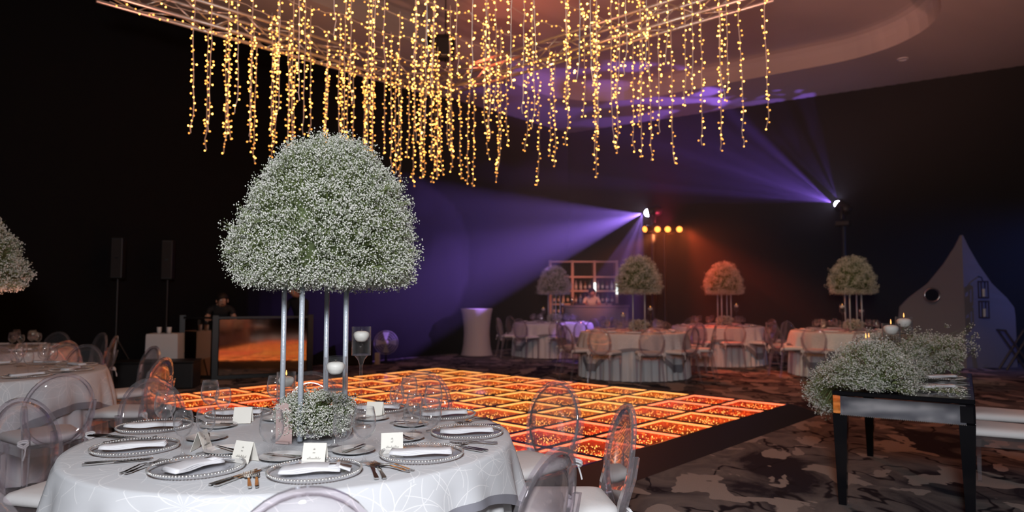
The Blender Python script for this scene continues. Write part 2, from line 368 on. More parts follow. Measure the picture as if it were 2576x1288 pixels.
bot = MB().box((0, 0, DZ - REC - .006), (sq - 2 * wt, sq - 2 * wt, .008))
wl = MB(); qq = h - 2 * wt - .0008
wl.rings([[(-qq, -qq, z), (-qq, qq, z), (qq, qq, z), (qq, -qq, z)] for z in (DZ - REC, DZ - .028)])
walls = [wl.mesh('mirror_wall', m) for m in mirm]
bots = [bot.mesh('mirror_base', m) for m in mirm]
strip = MB()
q = h - 2 * wt - .003
for sx, sy in ((0, 1), (0, -1), (1, 0), (-1, 0)):
    strip.box((sx * q, sy * q, DZ - .018), ((2 * q - .01) if sx == 0 else .006, (2 * q - .01) if sy == 0 else .006, .017))
strips = [strip.mesh('led_strip', m) for m in ledm]
dots = []
M['floor_dot'] = emit('floor_dot', (1.0, .42, .09), 6.5)
for v_ in range(4):
    r = random.Random(40 + v_); db = MB()
    for k in range(135):
        x, y = r.uniform(-q, q) * .94, r.uniform(-q, q) * .94; z = DZ - REC + .012 + r.random() ** 1.3 * .05; s_ = r.uniform(.0032, .0056)
        db.add([(x + a_ * s_, y + b_ * s_, z + c_ * s_) for a_, b_, c_ in OCT[0]], OCT[1])
    dots.append(db.mesh('light_dots', 'floor_dot'))
glm = MB().box((0, 0, DZ - .003), (sq - 2 * wt, sq - 2 * wt, .004)).mesh('glass_top', glass('floor_glass', (.98, .98, .98), (.9, .9, .9), .02, 1.3, 0, .6, 7.0))
pat = [[0, 3, 1, 2, 3, 2], [1, 3, 3, 2, 2, 1], [0, 2, 1, 2, 1, 1], [0, 1, 1, 0, 1, 1]]
for i in range(NU):
    for j in range(NV):
        bi = (NU - 1 - i) // 2; bj = min(j // 2, 3); k = pat[bj][bi]
        px, py = (i + .5) * sq, -(j + .5) * sq
        p = put('floor_panel', fm, df, (px, py, 0))
        put('mirror_base', bots[k], p); put('mirror_wall', walls[k], p); stuff(put('light_dots', dots[(i * 3 + j * 5) % 4], p)); put('led_strip', strips[k], p); put('glass_top', glm, p)
RW = .27
LX, LY = NU * sq, NV * sq
rm = MB(); e = .004
o1 = [(-RW, RW), (LX + RW, RW), (LX + RW, -LY - RW), (-RW, -LY - RW)]; i1 = [(-e, e), (LX + e, e), (LX + e, -LY - e), (-e, -LY - e)]
for k in range(4):
    j = (k + 1) % 4; b_ = MB()
    b_.add([(*o1[k], .001), (*o1[j], .001), (*i1[j], DZ), (*i1[k], DZ), (*i1[k], .001), (*i1[j], .001)], [(0, 1, 2, 3), (3, 2, 5, 4), (0, 3, 4), (1, 5, 2), (0, 4, 5, 1)])
    b_.build('ramp_edge', 'black', df)
def dfp(x, y): p = F0 + U * x + V * y; return p      # point over the dance floor, metres along U and V
# ------------------------------------------------------------------ truss over the dance floor
ZT = 5.0
def truss(label, a, b):
    a = Vector((*a, ZT)); b = Vector((*b, ZT)); L = (b - a).length; rz = math.atan2((b - a).y, (b - a).x)
    t = thing('lighting_truss', label, 'truss', a, rz, 'box trusses above the dance floor'); s = .14
    ch = MB().cyl((0, 0, 0), (L, 0, 0), .025, n=8).mesh('chord', 'truss', True)
    for y in (-s, s):
        for z in (0, 2 * s): put('chord', ch, t, (0, y, z))
    n = max(2, int(L / .42)); st = L / n
    d1 = MB().cyl((0, 0, 0), (st, 0, 2 * s), .011, n=5).mesh('brace', 'truss', True); d2 = MB().cyl((0, 0, 2 * s), (st, 0, 0), .011, n=5).mesh('brace', 'truss', True)
    e1 = MB().cyl((0, -s, 0), (st, s, 0), .011, n=5).mesh('brace', 'truss', True); e2 = MB().cyl((0, s, 0), (st, -s, 0), .011, n=5).mesh('brace', 'truss', True)
    for i in range(n):
        for y in (-s, s): put('brace', d1 if i % 2 else d2, t, (i * st, y, 0))
        for z in (0, 2 * s): put('brace', e1 if i % 2 else e2, t, (i * st, 0, z))
    return t
c00, c10, c01, c11 = dfp(.1, .1), dfp(LX - .1, .1), dfp(.1, LY + .6), dfp(LX - .1, LY + .6)
truss('left rear box truss running from the far corner towards upper left', c00 + V * .16, c01)
truss('right rear box truss running from the far corner towards upper right', c00 + U * .16, c10)
truss('right box truss on the side nearest the mirrored table, above the frame', c10 + V * .16, c11)
t = thing('truss_corner', 'square truss corner block where both rear trusses meet', 'truss corner', (c00.x, c00.y, ZT), math.atan2(U.y, U.x))
for sx in (-.14, .14):
    for sy in (-.14, .14): MB().cyl((sx, sy, -.03), (sx, sy, .31), .026, n=8).build('post', 'truss', t, True)
for z in (0, .28):
    for k in range(4):
        a = [(-.14, -.14), (.14, -.14), (.14, .14), (-.14, .14)]; MB().cyl((*a[k], z), (*a[(k + 1) % 4], z), .022, n=8).build('rail', 'truss', t, True)
# chain hoist and black lamp head at the corner
hp = dfp(.55, .35)
t = thing('chain_hoist', 'black chain hoist hanging at the far truss corner among fairy lights', 'hoist', (hp.x, hp.y, ZT + .32))
MB().bevbox((0, 0, .32), (.30, .26, .36), .03).build('motor_body', 'black', t)
MB().cyl((-.30, 0, .46), (.16, 0, .46), .12, n=16).build('motor_drum', 'black', t, True)
MB().cyl((0, 0, .5), (0, 0, 1.32), .012, n=6).build('chain', 'black', t)
hk = MB().tube([(0, 0, .14), (0, 0, .06), (.04, 0, .0), (0, 0, -.04), (-.04, 0, 0)], .014).build('hook', 'steel', t, True)
hp2 = dfp(.25, .25)
t = thing('spotlight', 'black spotlight clamped below the far truss corner', 'spotlight', (hp2.x, hp2.y, ZT - .03))
MB().box((0, 0, -.04), (.08, .08, .1)).build('clamp', 'black', t)
yk = MB(); yk.tube([(-.15, 0, -.32), (-.15, 0, -.1), (.15, 0, -.1), (.15, 0, -.32)], .016); yk.build('yoke', 'black', t, True)
MB().lathe([(.001, -.2), (.10, -.2), (.125, -.25), (.125, -.45), (.11, -.47), (.001, -.46)], 18).build('lamp_head', 'black', t, True)
# ------------------------------------------------------------------ fairy light curtain
BR = .0098
def strand_meshes(L, seed):
    r = random.Random(seed); wire = MB(); bl = MB(); pts = []; x = y = 0.0
    n = int(L / .066)
    for i in range(n + 1):
        z = -L * i / n; wob = .010 if z > -L + .18 else .03
        x += r.uniform(-wob, wob) * .6 - x * .08; y += r.uniform(-wob, wob) * .6 - y * .08; pts.append(Vector((x, y, z)))
    wire.tube(pts, .0038, 4)
    for i in range(1, n + 1):
        p = pts[i]
        for rep in range(1 if r.random() < .72 else 2):
            a = r.uniform(0, 2 * PI); l = r.uniform(.018, .036); q = p + Vector((math.cos(a) * l, math.sin(a) * l, r.uniform(-.016, .02)))
            wire.cyl(p, q, .0026, n=3, caps=False)
            vs = [(q.x + a_ * BR, q.y + b_ * BR, q.z + c_ * BR) for a_, b_, c_ in IC[0]]; bl.add(vs, IC[1])
    return wire.mesh('wire', 'cord'), bl.mesh('bulbs', 'bulb')
var = [strand_meshes(l, 100 + k) for k, l in enumerate((1.80, 1.55, 1.88, 1.70, 1.35, 1.92, 1.62, 1.78))]
ORD = ['first', 'second', 'third', 'fourth', 'fifth', 'sixth', 'seventh', 'eighth', 'ninth', 'tenth', 'eleventh', 'twelfth', 'thirteenth', 'fourteenth']
rows = [0.1 + (LX - .2) * i / 10 for i in range(11)]
for i, ux in enumerate(rows):
    a = dfp(ux, .1); b = dfp(ux, LY + .5); L = (b - a).length
    where = 'along the left rear truss' if i == 0 else ('along the right truss' if i == 10 else 'in the %s row in from the left truss' % ORD[i - 1])
    where2 = 'left rear truss' if i == 0 else ('right truss side' if i == 10 else '%s inner row' % ORD[i - 1])
    hw = thing('fairy_light_wire', 'horizontal fairy light wire ' + where, 'fairy lights', (a.x, a.y, ZT - .03), math.atan2(V.y, V.x), 'horizontal wires of the light curtain')
    r = random.Random(500 + i); wmb = MB(); bmb = MB(); sag = .0 if i in (0,) else .07
    pts = [Vector((L * k / 60, r.uniform(-.012, .012), -abs(math.sin(PI * k / 12)) * sag + r.uniform(-.01, .01))) for k in range(61)]
    wmb.tube(pts, .004, 4)
    for k in range(1, 60):
        if i != 0 and r.random() < .35: continue
        q = pts[k] + Vector((r.uniform(-.03, .03), r.uniform(-.03, .03), r.uniform(-.035, .02)))
        wmb.cyl(pts[k], q, .0026, n=3, caps=False); bmb.add([(q.x + a_ * BR, q.y + b_ * BR, q.z + c_ * BR) for a_, b_, c_ in IC[0]], IC[1])
    wmb.build('wire', 'cord', hw); stuff(bmb.build('bulbs', 'bulb', hw))
    cnt = 0
    nj = 12
    for j in range(nj):
        r2 = rnd.random()
        vy = .12 + (LY - .55 if i < 2 else LY + .1) * (j + rnd.uniform(.1, .9)) / nj
        if i not in (0, 10) and r2 < .10: continue
        p = dfp(ux + rnd.uniform(-.05, .05), vy)
        if p.y < 4.9: continue
        w_, b_ = var[rnd.randrange(8)] if i > 1 else var[(1, 3, 6, 6, 1, 4)[rnd.randrange(6)]]
        s = thing('fairy_light_strand', 'warm fairy light strand, %s from the far end, %s' % (ORD[cnt], where2), 'fairy lights', (p.x, p.y, ZT - .04), rnd.uniform(0, 6.28), 'hanging strands of the light curtain')
        cnt += 1
        put('wire', w_, s); stuff(put('bulbs', b_, s))
# ------------------------------------------------------------------ flowers
def gyp(parent, sprigs, r_bl, seed, per=14, spread=.036, stem_from=None, tri=IC, twig=.0012, gmat='leaf'):
    """sprigs: list of (tip, root) ; blossoms cluster at the tip, twigs run root -> tip"""
    r = random.Random(seed); bl = MB(); st = MB(); bv, bf, sv, sf = [], [], [], []
    for tip, root in sprigs:
        tip = Vector(tip); root = Vector(root)
        for k in range(3):
            a = Vector((r.gauss(0, 1), r.gauss(0, 1), r.gauss(0, 1))) * twig
            o = len(sv); d = tip - root; mid = root + d * (.35 + .2 * k)
            sv += [tuple(mid + a), tuple(mid - a), tuple(tip + Vector((r.gauss(0, .4), r.gauss(0, .4), r.gauss(0, .4))) * spread)]; sf.append((o, o + 1, o + 2))
        for k in range(per):
            while True:
                d = Vector((r.uniform(-1, 1), r.uniform(-1, 1), r.uniform(-1, 1)))
                if d.length < 1: break
            p = tip + d * spread; q = r_bl * r.uniform(.6, 1.25); o = len(bv)
            bv += [(p.x + x * q, p.y + y * q, p.z + z * q) for x, y, z in tri[0]]; bf += [tuple(i + o for i in f) for f in tri[1]]
            o = len(sv); c = tip - (tip - root).normalized() * spread * .9; a = Vector((r.uniform(-1, 1), r.uniform(-1, 1), r.uniform(-1, 1))) * twig * .8
            sv += [tuple(c + a), tuple(c - a), tuple(p)]; sf.append((o, o + 1, o + 2))
    b_ = MB(); b_.v = bv; b_.f = bf; stuff(b_.build('blossoms', 'blossom', parent))
    s_ = MB(); s_.v = sv; s_.f = sf; stuff(s_.build('stems', gmat, parent))
def dome_r(t):      # half width of the dome at height fraction t (0 bottom .. 1 top)
    return (max(0, 1 - t ** 2.1)) ** .52 * (1 - .10 * max(0, .22 - t) / .22)
def dome_sprigs(n, R, H, seed, cx=0, cy_=0, z0=0, jit=.03):
    r = random.Random(seed); out = []
    ph = [r.uniform(0, 6.28) for _ in range(6)]
    for i in range(n):
        a = r.uniform(0, 2 * PI)
        if r.random() < .16:       # underside
            rr = R * math.sqrt(r.uniform(.08, 1)) * .97; z = z0 + .01 - .05 * math.sin(rr / R * PI) * .4 + r.uniform(-.02, .025); tip = Vector((cx + rr * math.cos(a), cy_ + rr * math.sin(a), z))
            root = Vector((cx, cy_, z0 + H * .25))
        else:
            t = 1 - r.random() ** .85 if r.random() < .45 else r.random() ** 1.15 * .95
            bump = 1 + .045 * math.sin(3 * a + ph[0] + 4 * t) + .035 * math.sin(5 * a + ph[1] - 6 * t) + .02 * math.sin(9 * a + ph[2] + 11 * t)
            rr = R * dome_r(t) * bump + r.gauss(0, jit * .45) - (jit * 2.2 * r.random() if r.random() < .3 else 0) + (jit * 1.3 * r.random() if r.random() < .05 else 0)
            z = z0 + H * t * (1 + .02 * math.sin(4 * a + ph[3])) + r.gauss(0, jit * .3); tip = Vector((cx + rr * math.cos(a), cy_ + rr * math.sin(a), z)); root = Vector((cx, cy_, z0 + H * .2))
        out.append((tip, tip + (root - tip) * .55))
    return out
def centerpiece(label, loc, rz, hi=True, group=None, seed=1):
    t = thing('flower_centerpiece', label, 'flowers', loc, rz, group)
    hst = .70
    rodm = MB().cyl((0, 0, .012), (0, 0, hst + .05), .0115, n=12).mesh('rod', 'rod', True)
    for k in range(4):
        a = PI / 2 * k + PI / 2; put('rod', rodm, t, (.142 * math.cos(a), .142 * math.sin(a), 0))
    MB().lathe([(.001, .012), (.17, .012), (.175, .008), (.175, 0), (.001, 0)], 32).build('base_plate', 'plate_glass', t)
    MB().lathe([(.001, hst + .05), (.20, hst + .05), (.20, hst + .035), (.001, hst + .035)], 28).build('top_plate', 'rod', t)
    R, H, z0 = .378, .635, .685
    core = []; n = 20
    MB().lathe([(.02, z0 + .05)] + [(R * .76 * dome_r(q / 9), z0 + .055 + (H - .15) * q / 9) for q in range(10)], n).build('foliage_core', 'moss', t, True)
    if hi:
        gyp(t, dome_sprigs(2800, R, H, seed, cx=.055, z0=z0, jit=.040), .0035, seed + 5, per=19, spread=.034, tri=OCT)
    else:
        gyp(t, dome_sprigs(1150, R, H, seed, z0=z0, jit=.035), .0058, seed + 5, per=11, spread=.040, tri=OCT)
    return t
# ------------------------------------------------------------------ round tables and cloths
RT = .90
def cloth_meshes(R, hem, seed, pleats=42, n=336):
    r = random.Random(seed); mb = MB(); rr = []
    ph = [r.uniform(0, 6.28) for _ in range(4)]
    zs = [(.0, 0), (.012, .5), (.05, 1), (.2, 1), (.4, 1), (.58, 1), (.745, 1)]
    for q, (dz, _) in enumerate(zs):
        ring = []
        for k in range(n):
            a = 2 * PI * k / n; amp = .0 if q < 2 else .032 * min(1, dz / .5)
            w_ = math.sin(pleats * a + ph[0] + 1.2 * math.sin(3 * a + ph[1])) * .7 + .3 * math.sin(11 * a + ph[2])
            rad = (R + (.004 if q == 1 else .010 if q else -.01)) + .05 * dz + amp * w_
            ring.append((rad * math.cos(a), rad * math.sin(a), .757 - dz))
        rr.append(ring)
    cap = [[(R * .6 * math.cos(2 * PI * k / n), R * .6 * math.sin(2 * PI * k / n), .757) for k in range(n)]]
    mb.rings(cap + rr, True, False)
    return mb.mesh('under_cloth', 'linen', True)
def overlay_meshes(R, side, a0, seed, n=240):
    r = random.Random(seed); ph = [r.uniform(0, 6.28) for _ in range(4)]; mb = MB(); hm = MB(); rr = []
    rr.append([(R * .5 * math.cos(2 * PI * k / n), R * .5 * math.sin(2 * PI * k / n), .763) for k in range(n)])
    rr.append([((R - .012) * math.cos(2 * PI * k / n), (R - .012) * math.sin(2 * PI * k / n), .763) for k in range(n)])
    fr = [.0, .04, .12, .25, .4, .6, .8, 1.0]; hemr = []
    for q, f in enumerate(fr):
        ring = []
        for k in range(n):
            a = 2 * PI * k / n; aa = (a - a0 + PI / 4) % (PI / 2) - PI / 4      # 0 = middle of a side
            drop = max(.10, min(side / math.cos(aa), side * 1.30) - R)
            d = max(.0, f * drop); wv = math.sin(20 * a + ph[0] + 1.5 * math.sin(3 * a + ph[1])) * .020 + .012 * math.sin(33 * a + ph[2])
            rad = R + .012 + .010 * min(1, d / .03) + .06 * d + wv * min(1, d / .3) + .03 * min(1, d / .2)
            ring.append((rad * math.cos(a), rad * math.sin(a), .760 - d - .004 * min(1, d / .01)))
        rr.append(ring); hemr.append(ring)
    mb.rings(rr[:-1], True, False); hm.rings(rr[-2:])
    # hem band: last few centimetres
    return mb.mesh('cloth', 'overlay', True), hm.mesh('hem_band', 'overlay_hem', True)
ucl = cloth_meshes(RT, 0, 3); ov_main = overlay_meshes(RT, 1.05, math.radians(-35), 4); ov_far = overlay_meshes(RT, 1.16, math.radians(-10), 5)
table_top = MB().lathe([(.001, .75), (.88, .75), (.885, .74), (.88, .72), (.001, .72)], 40).mesh('table_top', 'dark_wood')
table_leg = MB().cyl((0, 0, 0), (0, 0, .72), .02, n=8).mesh('leg', 'black')
def round_table(phrase, c, main=False, rz=0):
    t = thing('round_table', 'round banquet table under floor-length white cloth, ' + phrase, 'table', (c[0], c[1], 0), rz, 'round banquet tables')
    put('table_top', table_top, t)
    for k in range(4): a = PI / 4 + k * PI / 2; put('leg', table_leg, t, (.55 * math.cos(a), .55 * math.sin(a), 0))
    o = put('under_cloth', ucl, None, (c[0], c[1], 0), rz); tag(o, 'pleated floor-length white under cloth on the table ' + phrase, 'tablecloth', 'floor-length under cloths')
    ov = thing('overlay_cloth', ('white overlay cloth with pale line flowers on the table ' if main else 'short white overlay cloth draped on the table ') + phrase, 'tablecloth', (c[0], c[1], 0), rz if not main else 0, 'overlay cloths')
    m = ov_main if main else ov_far
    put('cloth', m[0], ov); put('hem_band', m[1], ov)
# ------------------------------------------------------------------ ghost chairs
def make_chair():
    t = thing('ghost_chair', 'clear ghost chair', 'chair', group='clear oval-back ghost chairs')
    seat = MB(); poly = []
    for cx, cyy, a0 in ((.155, .16, 0), (-.155, .16, 90), (-.125, -.15, 180), (.125, -.15, 270)):
        for k in range(5): a = math.radians(a0 + 22.5 * k); poly.append((cx + .05 * math.cos(a), cyy + .05 * math.sin(a)))
    seat.prism(poly, .435, .452).build('seat', 'acrylic', t)
    ap = MB(); ap.rings([[(x * .98, y * .98, .385) for x, y in poly], [(x * .98, y * .98, .434) for x, y in poly]]); ap.build('apron', 'acrylic_rim', t)
    cu = MB(); rr = []
    for z, s in ((.453, .93), (.458, 1.0), (.472, 1.035), (.488, 1.02), (.500, .96), (.508, .8), (.512, .45)): rr.append([(x * s, y * s + .01, z) for x, y in poly])
    cu.rings(rr, True, True); cush = cu.build('seat_cushion', 'cushion', t, True)
    for sx in (-1, 1):
        tie = MB()
        for k in range(2):
            pts = [(sx * .165 + .028 * math.sin(2 * PI * i / 10) * (1 if k else -1) + .02 * sx, -.235 - .012 * math.cos(2 * PI * i / 10), .468 + .03 * math.sin(PI * i / 10) - .012 * k) for i in range(10)]
            tie.tube(pts, .006, 4, closed=True)
        tie.tube([(sx * .165, -.20, .47), (sx * .175, -.245, .465), (sx * .18, -.26, .42), (sx * .19, -.262, .385)], .006, 4)
        tie.build('tie', 'ribbon', cush)
    for sx in (-1, 1):
        MB().rings([[(sx * .178 + dx * s, .178 + dy * s, z) for dx, dy in ((-1, -1), (1, -1), (1, 1), (-1, 1))] for z, s in ((0, .012), (.2, .015), (.43, .020))], True, True).build('leg', 'acrylic_rim', t)
        pth = [(.185, -.275, 0, .011), (.168, -.225, .25, .014), (.158, -.196, .43, .019), (.166, -.208, .52, .019), (.184, -.238, .62, .017), (.192, -.258, .71, .012)]
        MB().rings([[(sx * x + dx * s, y + dy * s, z) for dx, dy in ((-1, -1), (1, -1), (1, 1), (-1, 1))] for x, y, z, s in pth], True, True).build('leg', 'acrylic_rim', t)
    def bp(a, s, off=0):
        x = .195 * s * math.cos(a); zz = .225 * s * math.sin(a); y = -.245 - .16 * zz + .35 * x * x + off
        return (x, y, .665 + zz)
    n = 36; pan = MB(); rr = [[bp(2 * PI * k / n, s, o) for k in range(n)] for s, o in ((.02, -.004), (.35, -.004), (.7, -.004), (.97, -.004), (.97, .004), (.7, .004), (.35, .004), (.02, .004))]
    pan.rings(rr, True, True).build('backrest', 'acrylic', t, True)
    rim = MB(); rr = []
    for s, o in ((.945, -.011), (1.045, -.011), (1.045, .011), (.945, .011), (.945, -.011)): rr.append([bp(2 * PI * k / n, s, o) for k in range(n)])
    rim.rings(rr).build('back_rim', 'acrylic_rim', t, False)
    return Proto(t)
CH = make_chair()
CLOCK = ['three', 'two', 'one', 'twelve', 'eleven', 'ten', 'nine', 'eight', 'seven', 'six', 'five', 'four']
def clock(deg): return CLOCK[int(round((deg % 360) / 30)) % 12]
def chair_at(c, r, deg, label, twist=0):
    a = math.radians(deg); x, y = c[0] + (r - .24) * math.cos(a), c[1] + (r - .24) * math.sin(a)
    return CH.place(label, (x, y, 0), a + PI / 2 + math.radians(twist), 'clear oval-back ghost chairs')
# ------------------------------------------------------------------ tableware prototypes
def make_glass(h, rb, name='wine_glass'):
    t = thing(name, 'clear glass', 'glass'); hs = h * .42
    MB().lathe([(.001, .004), (.034, .002), (.035, 0), (.034, .003), (.010, .008), (.0045, .02), (.004, hs * .9), (.006, hs)], 18).build('stem', 'glass', t, True)
    MB().lathe([(.004, hs), (rb * .62, hs + .014), (rb * .93, hs + .036), (rb, hs + .058), (rb * .95, hs + .085), (rb * .80, h), (rb * .785, h), (rb * .93, hs + .085), (rb * .98, hs + .058), (rb * .9, hs + .038), (rb * .58, hs + .017), (.002, hs + .004)], 22).build('bowl', 'glass', t, True)
    return Proto(t)
G_big = make_glass(.205, .043); G_mid = make_glass(.175, .036); 
def make_charger():
    t = thing('charger_plate', 'glass charger', 'plate'); R = .158
    MB().lathe([(.001, .004), (.105, .004), (.118, .009), (R, .015), (R, .018), (.117, .012), (.104, .007), (.001, .007)], 48).build('plate', 'plate_glass', t, False)
    bd = MB(); n = 88
    for k in range(n): a = 2 * PI * k / n; bd.add([(R * math.cos(a) + .0052 * x, R * math.sin(a) + .0052 * y, .0165 + .0052 * z) for x, y, z in IC[0]], IC[1])
    stuff(bd.build('beaded_rim', 'silver', t, True)); return Proto(t)
CHG = make_charger()
def make_napkin(kind):
    t = thing('napkin', 'white napkin', 'napkin'); mb = MB(); nx, ny = 14, 4
    L, W = ((.235, .062), (.20, .085))[kind]
    for layer, (z, s) in enumerate(((0, 1.0), (.0045, .985), (.009, .965))):
        rr = []
        for i in range(nx + 1):
            u = i / nx - .5; bend = .010 * math.sin(u * 5 + kind) ; prof = []
            x = u * L * s
            for yy, zz in ((-.5, .002), (-.5, .006), (-.44, .0085), (.44, .0085), (.5, .006), (.5, .002), (.44, 0), (-.44, 0)):
                prof.append((x, yy * W * s + bend + (.014 * u if kind else 0), z + zz + .006 * u * u + .0018 * math.sin(9 * u + layer)))
            rr.append(prof)
        mb2 = MB(); mb2.rings(rr, True, True); mb2.build('fold', 'napkin', t, True)
    if kind:
        tl = MB(); tl.rings([[(x, y, z) for y, z in ((-.02, .012), (.02, .012), (.025, .018), (-.025, .018))] for x in (.06, .09)] + [[(.135, y, z) for y, z in ((-.045, .002), (.03, .002), (.035, .006), (-.05, .006))]], True, True); tl.build('tail', 'napkin', t, True)
    return Proto(t)
NAP = [make_napkin(0), make_napkin(1)]
def make_bread():
    t = thing('bread_plate', 'white plate', 'plate')
    MB().lathe([(.001, .003), (.05, .003), (.058, .006), (.082, .012), (.084, .014), (.058, .009), (.05, .006), (.001, .006)], 36).build('plate', 'ceramic', t, False)
    MB().lathe([(.045, .003), (.047, 0), (.043, 0), (.041, .003)], 28).build('foot_ring', 'ceramic', t, True); return Proto(t)
BRD = make_bread()
def make_knife(L, name):
    t = thing(name, 'knife', 'cutlery'); h = L * .45
    MB().rings([[(x, s * y, z) for y, z in ((-1, .001), (1, .001), (1, .006), (-1, .006))] for x, s in ((-L / 2, .006), (-L / 2 + .01, .008), (-L / 2 + h * .5, .007), (-L / 2 + h, .005))], True, True).build('handle', 'steel', t)
    MB().rings([[(x, y0, .002), (x, y1, .002), (x, y1, .0045), (x, y0, .0035)] for x, y0, y1 in ((-L / 2 + h, -.005, .004), (-L / 2 + h + .02, -.009, .005), (L / 2 - .04, -.010, .005), (L / 2 - .012, -.007, .005), (L / 2, .001, .005))], True, True).build('blade', 'steel', t); return Proto(t)
KNF = make_knife(.225, 'dinner_knife'); BKN = make_knife(.16, 'butter_knife')
def make_fork(L):
    t = thing('dinner_fork', 'fork', 'cutlery')
    pts = [(-L / 2, .0045, .003), (-L / 2 + .02, .0065, .002), (-.01, .0035, .012), (.02, .0035, .010), (.035, .010, .004), (.052, .0125, .003)]
    MB().rings([[(x, -w_, z), (x, w_, z), (x, w_, z + .003), (x, -w_, z + .003)] for x, w_, z in pts], True, True).build('handle', 'steel', t)
    tn = MB().rings([[(x, -w_, z), (x, w_, z), (x, w_, z + .0025), (x, -w_, z + .0025)] for x, w_, z in ((.051, .0017, .003), (.08, .0014, .003), (L / 2, .0008, .008))], True, True).mesh('tine', 'steel')
    for k in range(4): put('tine', tn, t, (0, -.0105 + .007 * k, 0))
    return Proto(t)
FRK = make_fork(.20)
def scribble(w_, hgt, seed, n_words=1):
    r = random.Random(seed); pts = []; x = -w_ / 2; ph = 0
    while x < w_ / 2:
        up = r.choice((.45, .5, .55, 1.0)) * hgt
        for k in range(7):
            a = 2 * PI * k / 7; pts.append((x + .0016 * math.sin(a) + k * .0004, up * (.5 - .5 * math.cos(a)))); 
        x += .0034
    return pts
def make_card(seed):
    t = thing('place_card', 'card', 'card'); w_, h_, d = .085, .075, .028
    for sy in (-1, 1):
        y0, y1 = sy * d, sy * .0015
        MB().add([(-w_ / 2, y0, .0), (w_ / 2, y0, 0), (w_ / 2, y1, h_), (-w_ / 2, y1, h_), (-w_ / 2, y0 - sy * .0012, 0), (w_ / 2, y0 - sy * .0012, 0), (w_ / 2, y1 - sy * .0012, h_), (-w_ / 2, y1 - sy * .0012, h_)], [(0, 1, 2, 3), (7, 6, 5, 4), (0, 4, 5, 1), (1, 5, 6, 2), (2, 6, 7, 3), (3, 7, 4, 0)]).build('leaf', 'card', t)
    ink = MB(); sl = (d - .0015) / h_
    def P(x, z): return (x, -d + z * sl - .0009, z)
    for (wd, zz, hg, cx, sd) in ((.010, .040, .008, .0, seed), (.048, .020, .0085, 0, seed + 50)):
        ink.tube([P(cx + x, zz + y) for x, y in scribble(wd, hg, sd)], .0004, 3)
    for k in range(5): a = PI * k / 4; ink.tube([P(0, .052), P(.005 * math.cos(a), .052 + .006 * math.sin(a))], .0005, 3)
    ink.build('handwriting', 'ink', t); return t
# candles
def make_holder(h, rc=.045, hc=.135):
    t = thing('candle_holder', 'holder', 'candle holder')
    MB().lathe([(.001, .006), (.05, .004), (.052, 0), (.05, .005), (.02, .009), (.008, .025), (.006, h * .5), (.007, h - .05), (.016, h - .022), (.030, h - .004), (.032, h)], 20).build('stem', 'glass', t, True)
    MB().lathe([(.001, h), (rc, h), (rc, h + hc), (rc - .003, h + hc), (rc - .003, h + .004), (.001, h + .004)], 28).build('cylinder', 'glass', t, False)
    MB().lathe([(.001, h + .005), (rc - .004, h + .005), (rc - .004, h + hc * .62), (.001, h + hc * .62)], 24).build('water', 'water', t); return t
def candle(label, loc, lit=False, s=1.0):
    t = thing('floating_candle', label, 'candle', loc)
    MB().lathe([(.001, -.030 * s), (.018 * s, -.028 * s), (.028 * s, -.020 * s), (.034 * s, -.010 * s), (.0375 * s, .002 * s), (.0365 * s, .009 * s), (.031 * s, .017 * s), (.018 * s, .021 * s), (.001, .021 * s)], 22).build('wax', 'wax', t, True)
    MB().cyl((0, 0, .018 * s), (.001, 0, .03 * s), .0014, n=5).build('wick', 'wick', t)
    if lit: MB().lathe([(.001, .026 * s), (.0042, .032 * s), (.004, .038 * s), (.001, .052 * s)], 8).build('flame', 'flame', t, True)
    return t
def holder_with_candle(phrase, loc, h, lit=False, s=1.0):
    t = make_holder(h, .045 * s, .135); t.location = loc; t['label'] = 'tall stemmed glass candle holder ' + phrase
    candle('white floating candle in holder ' + phrase, (loc[0], loc[1], loc[2] + h + .135 * .62 + .009), lit, s)
ZTB = .7655
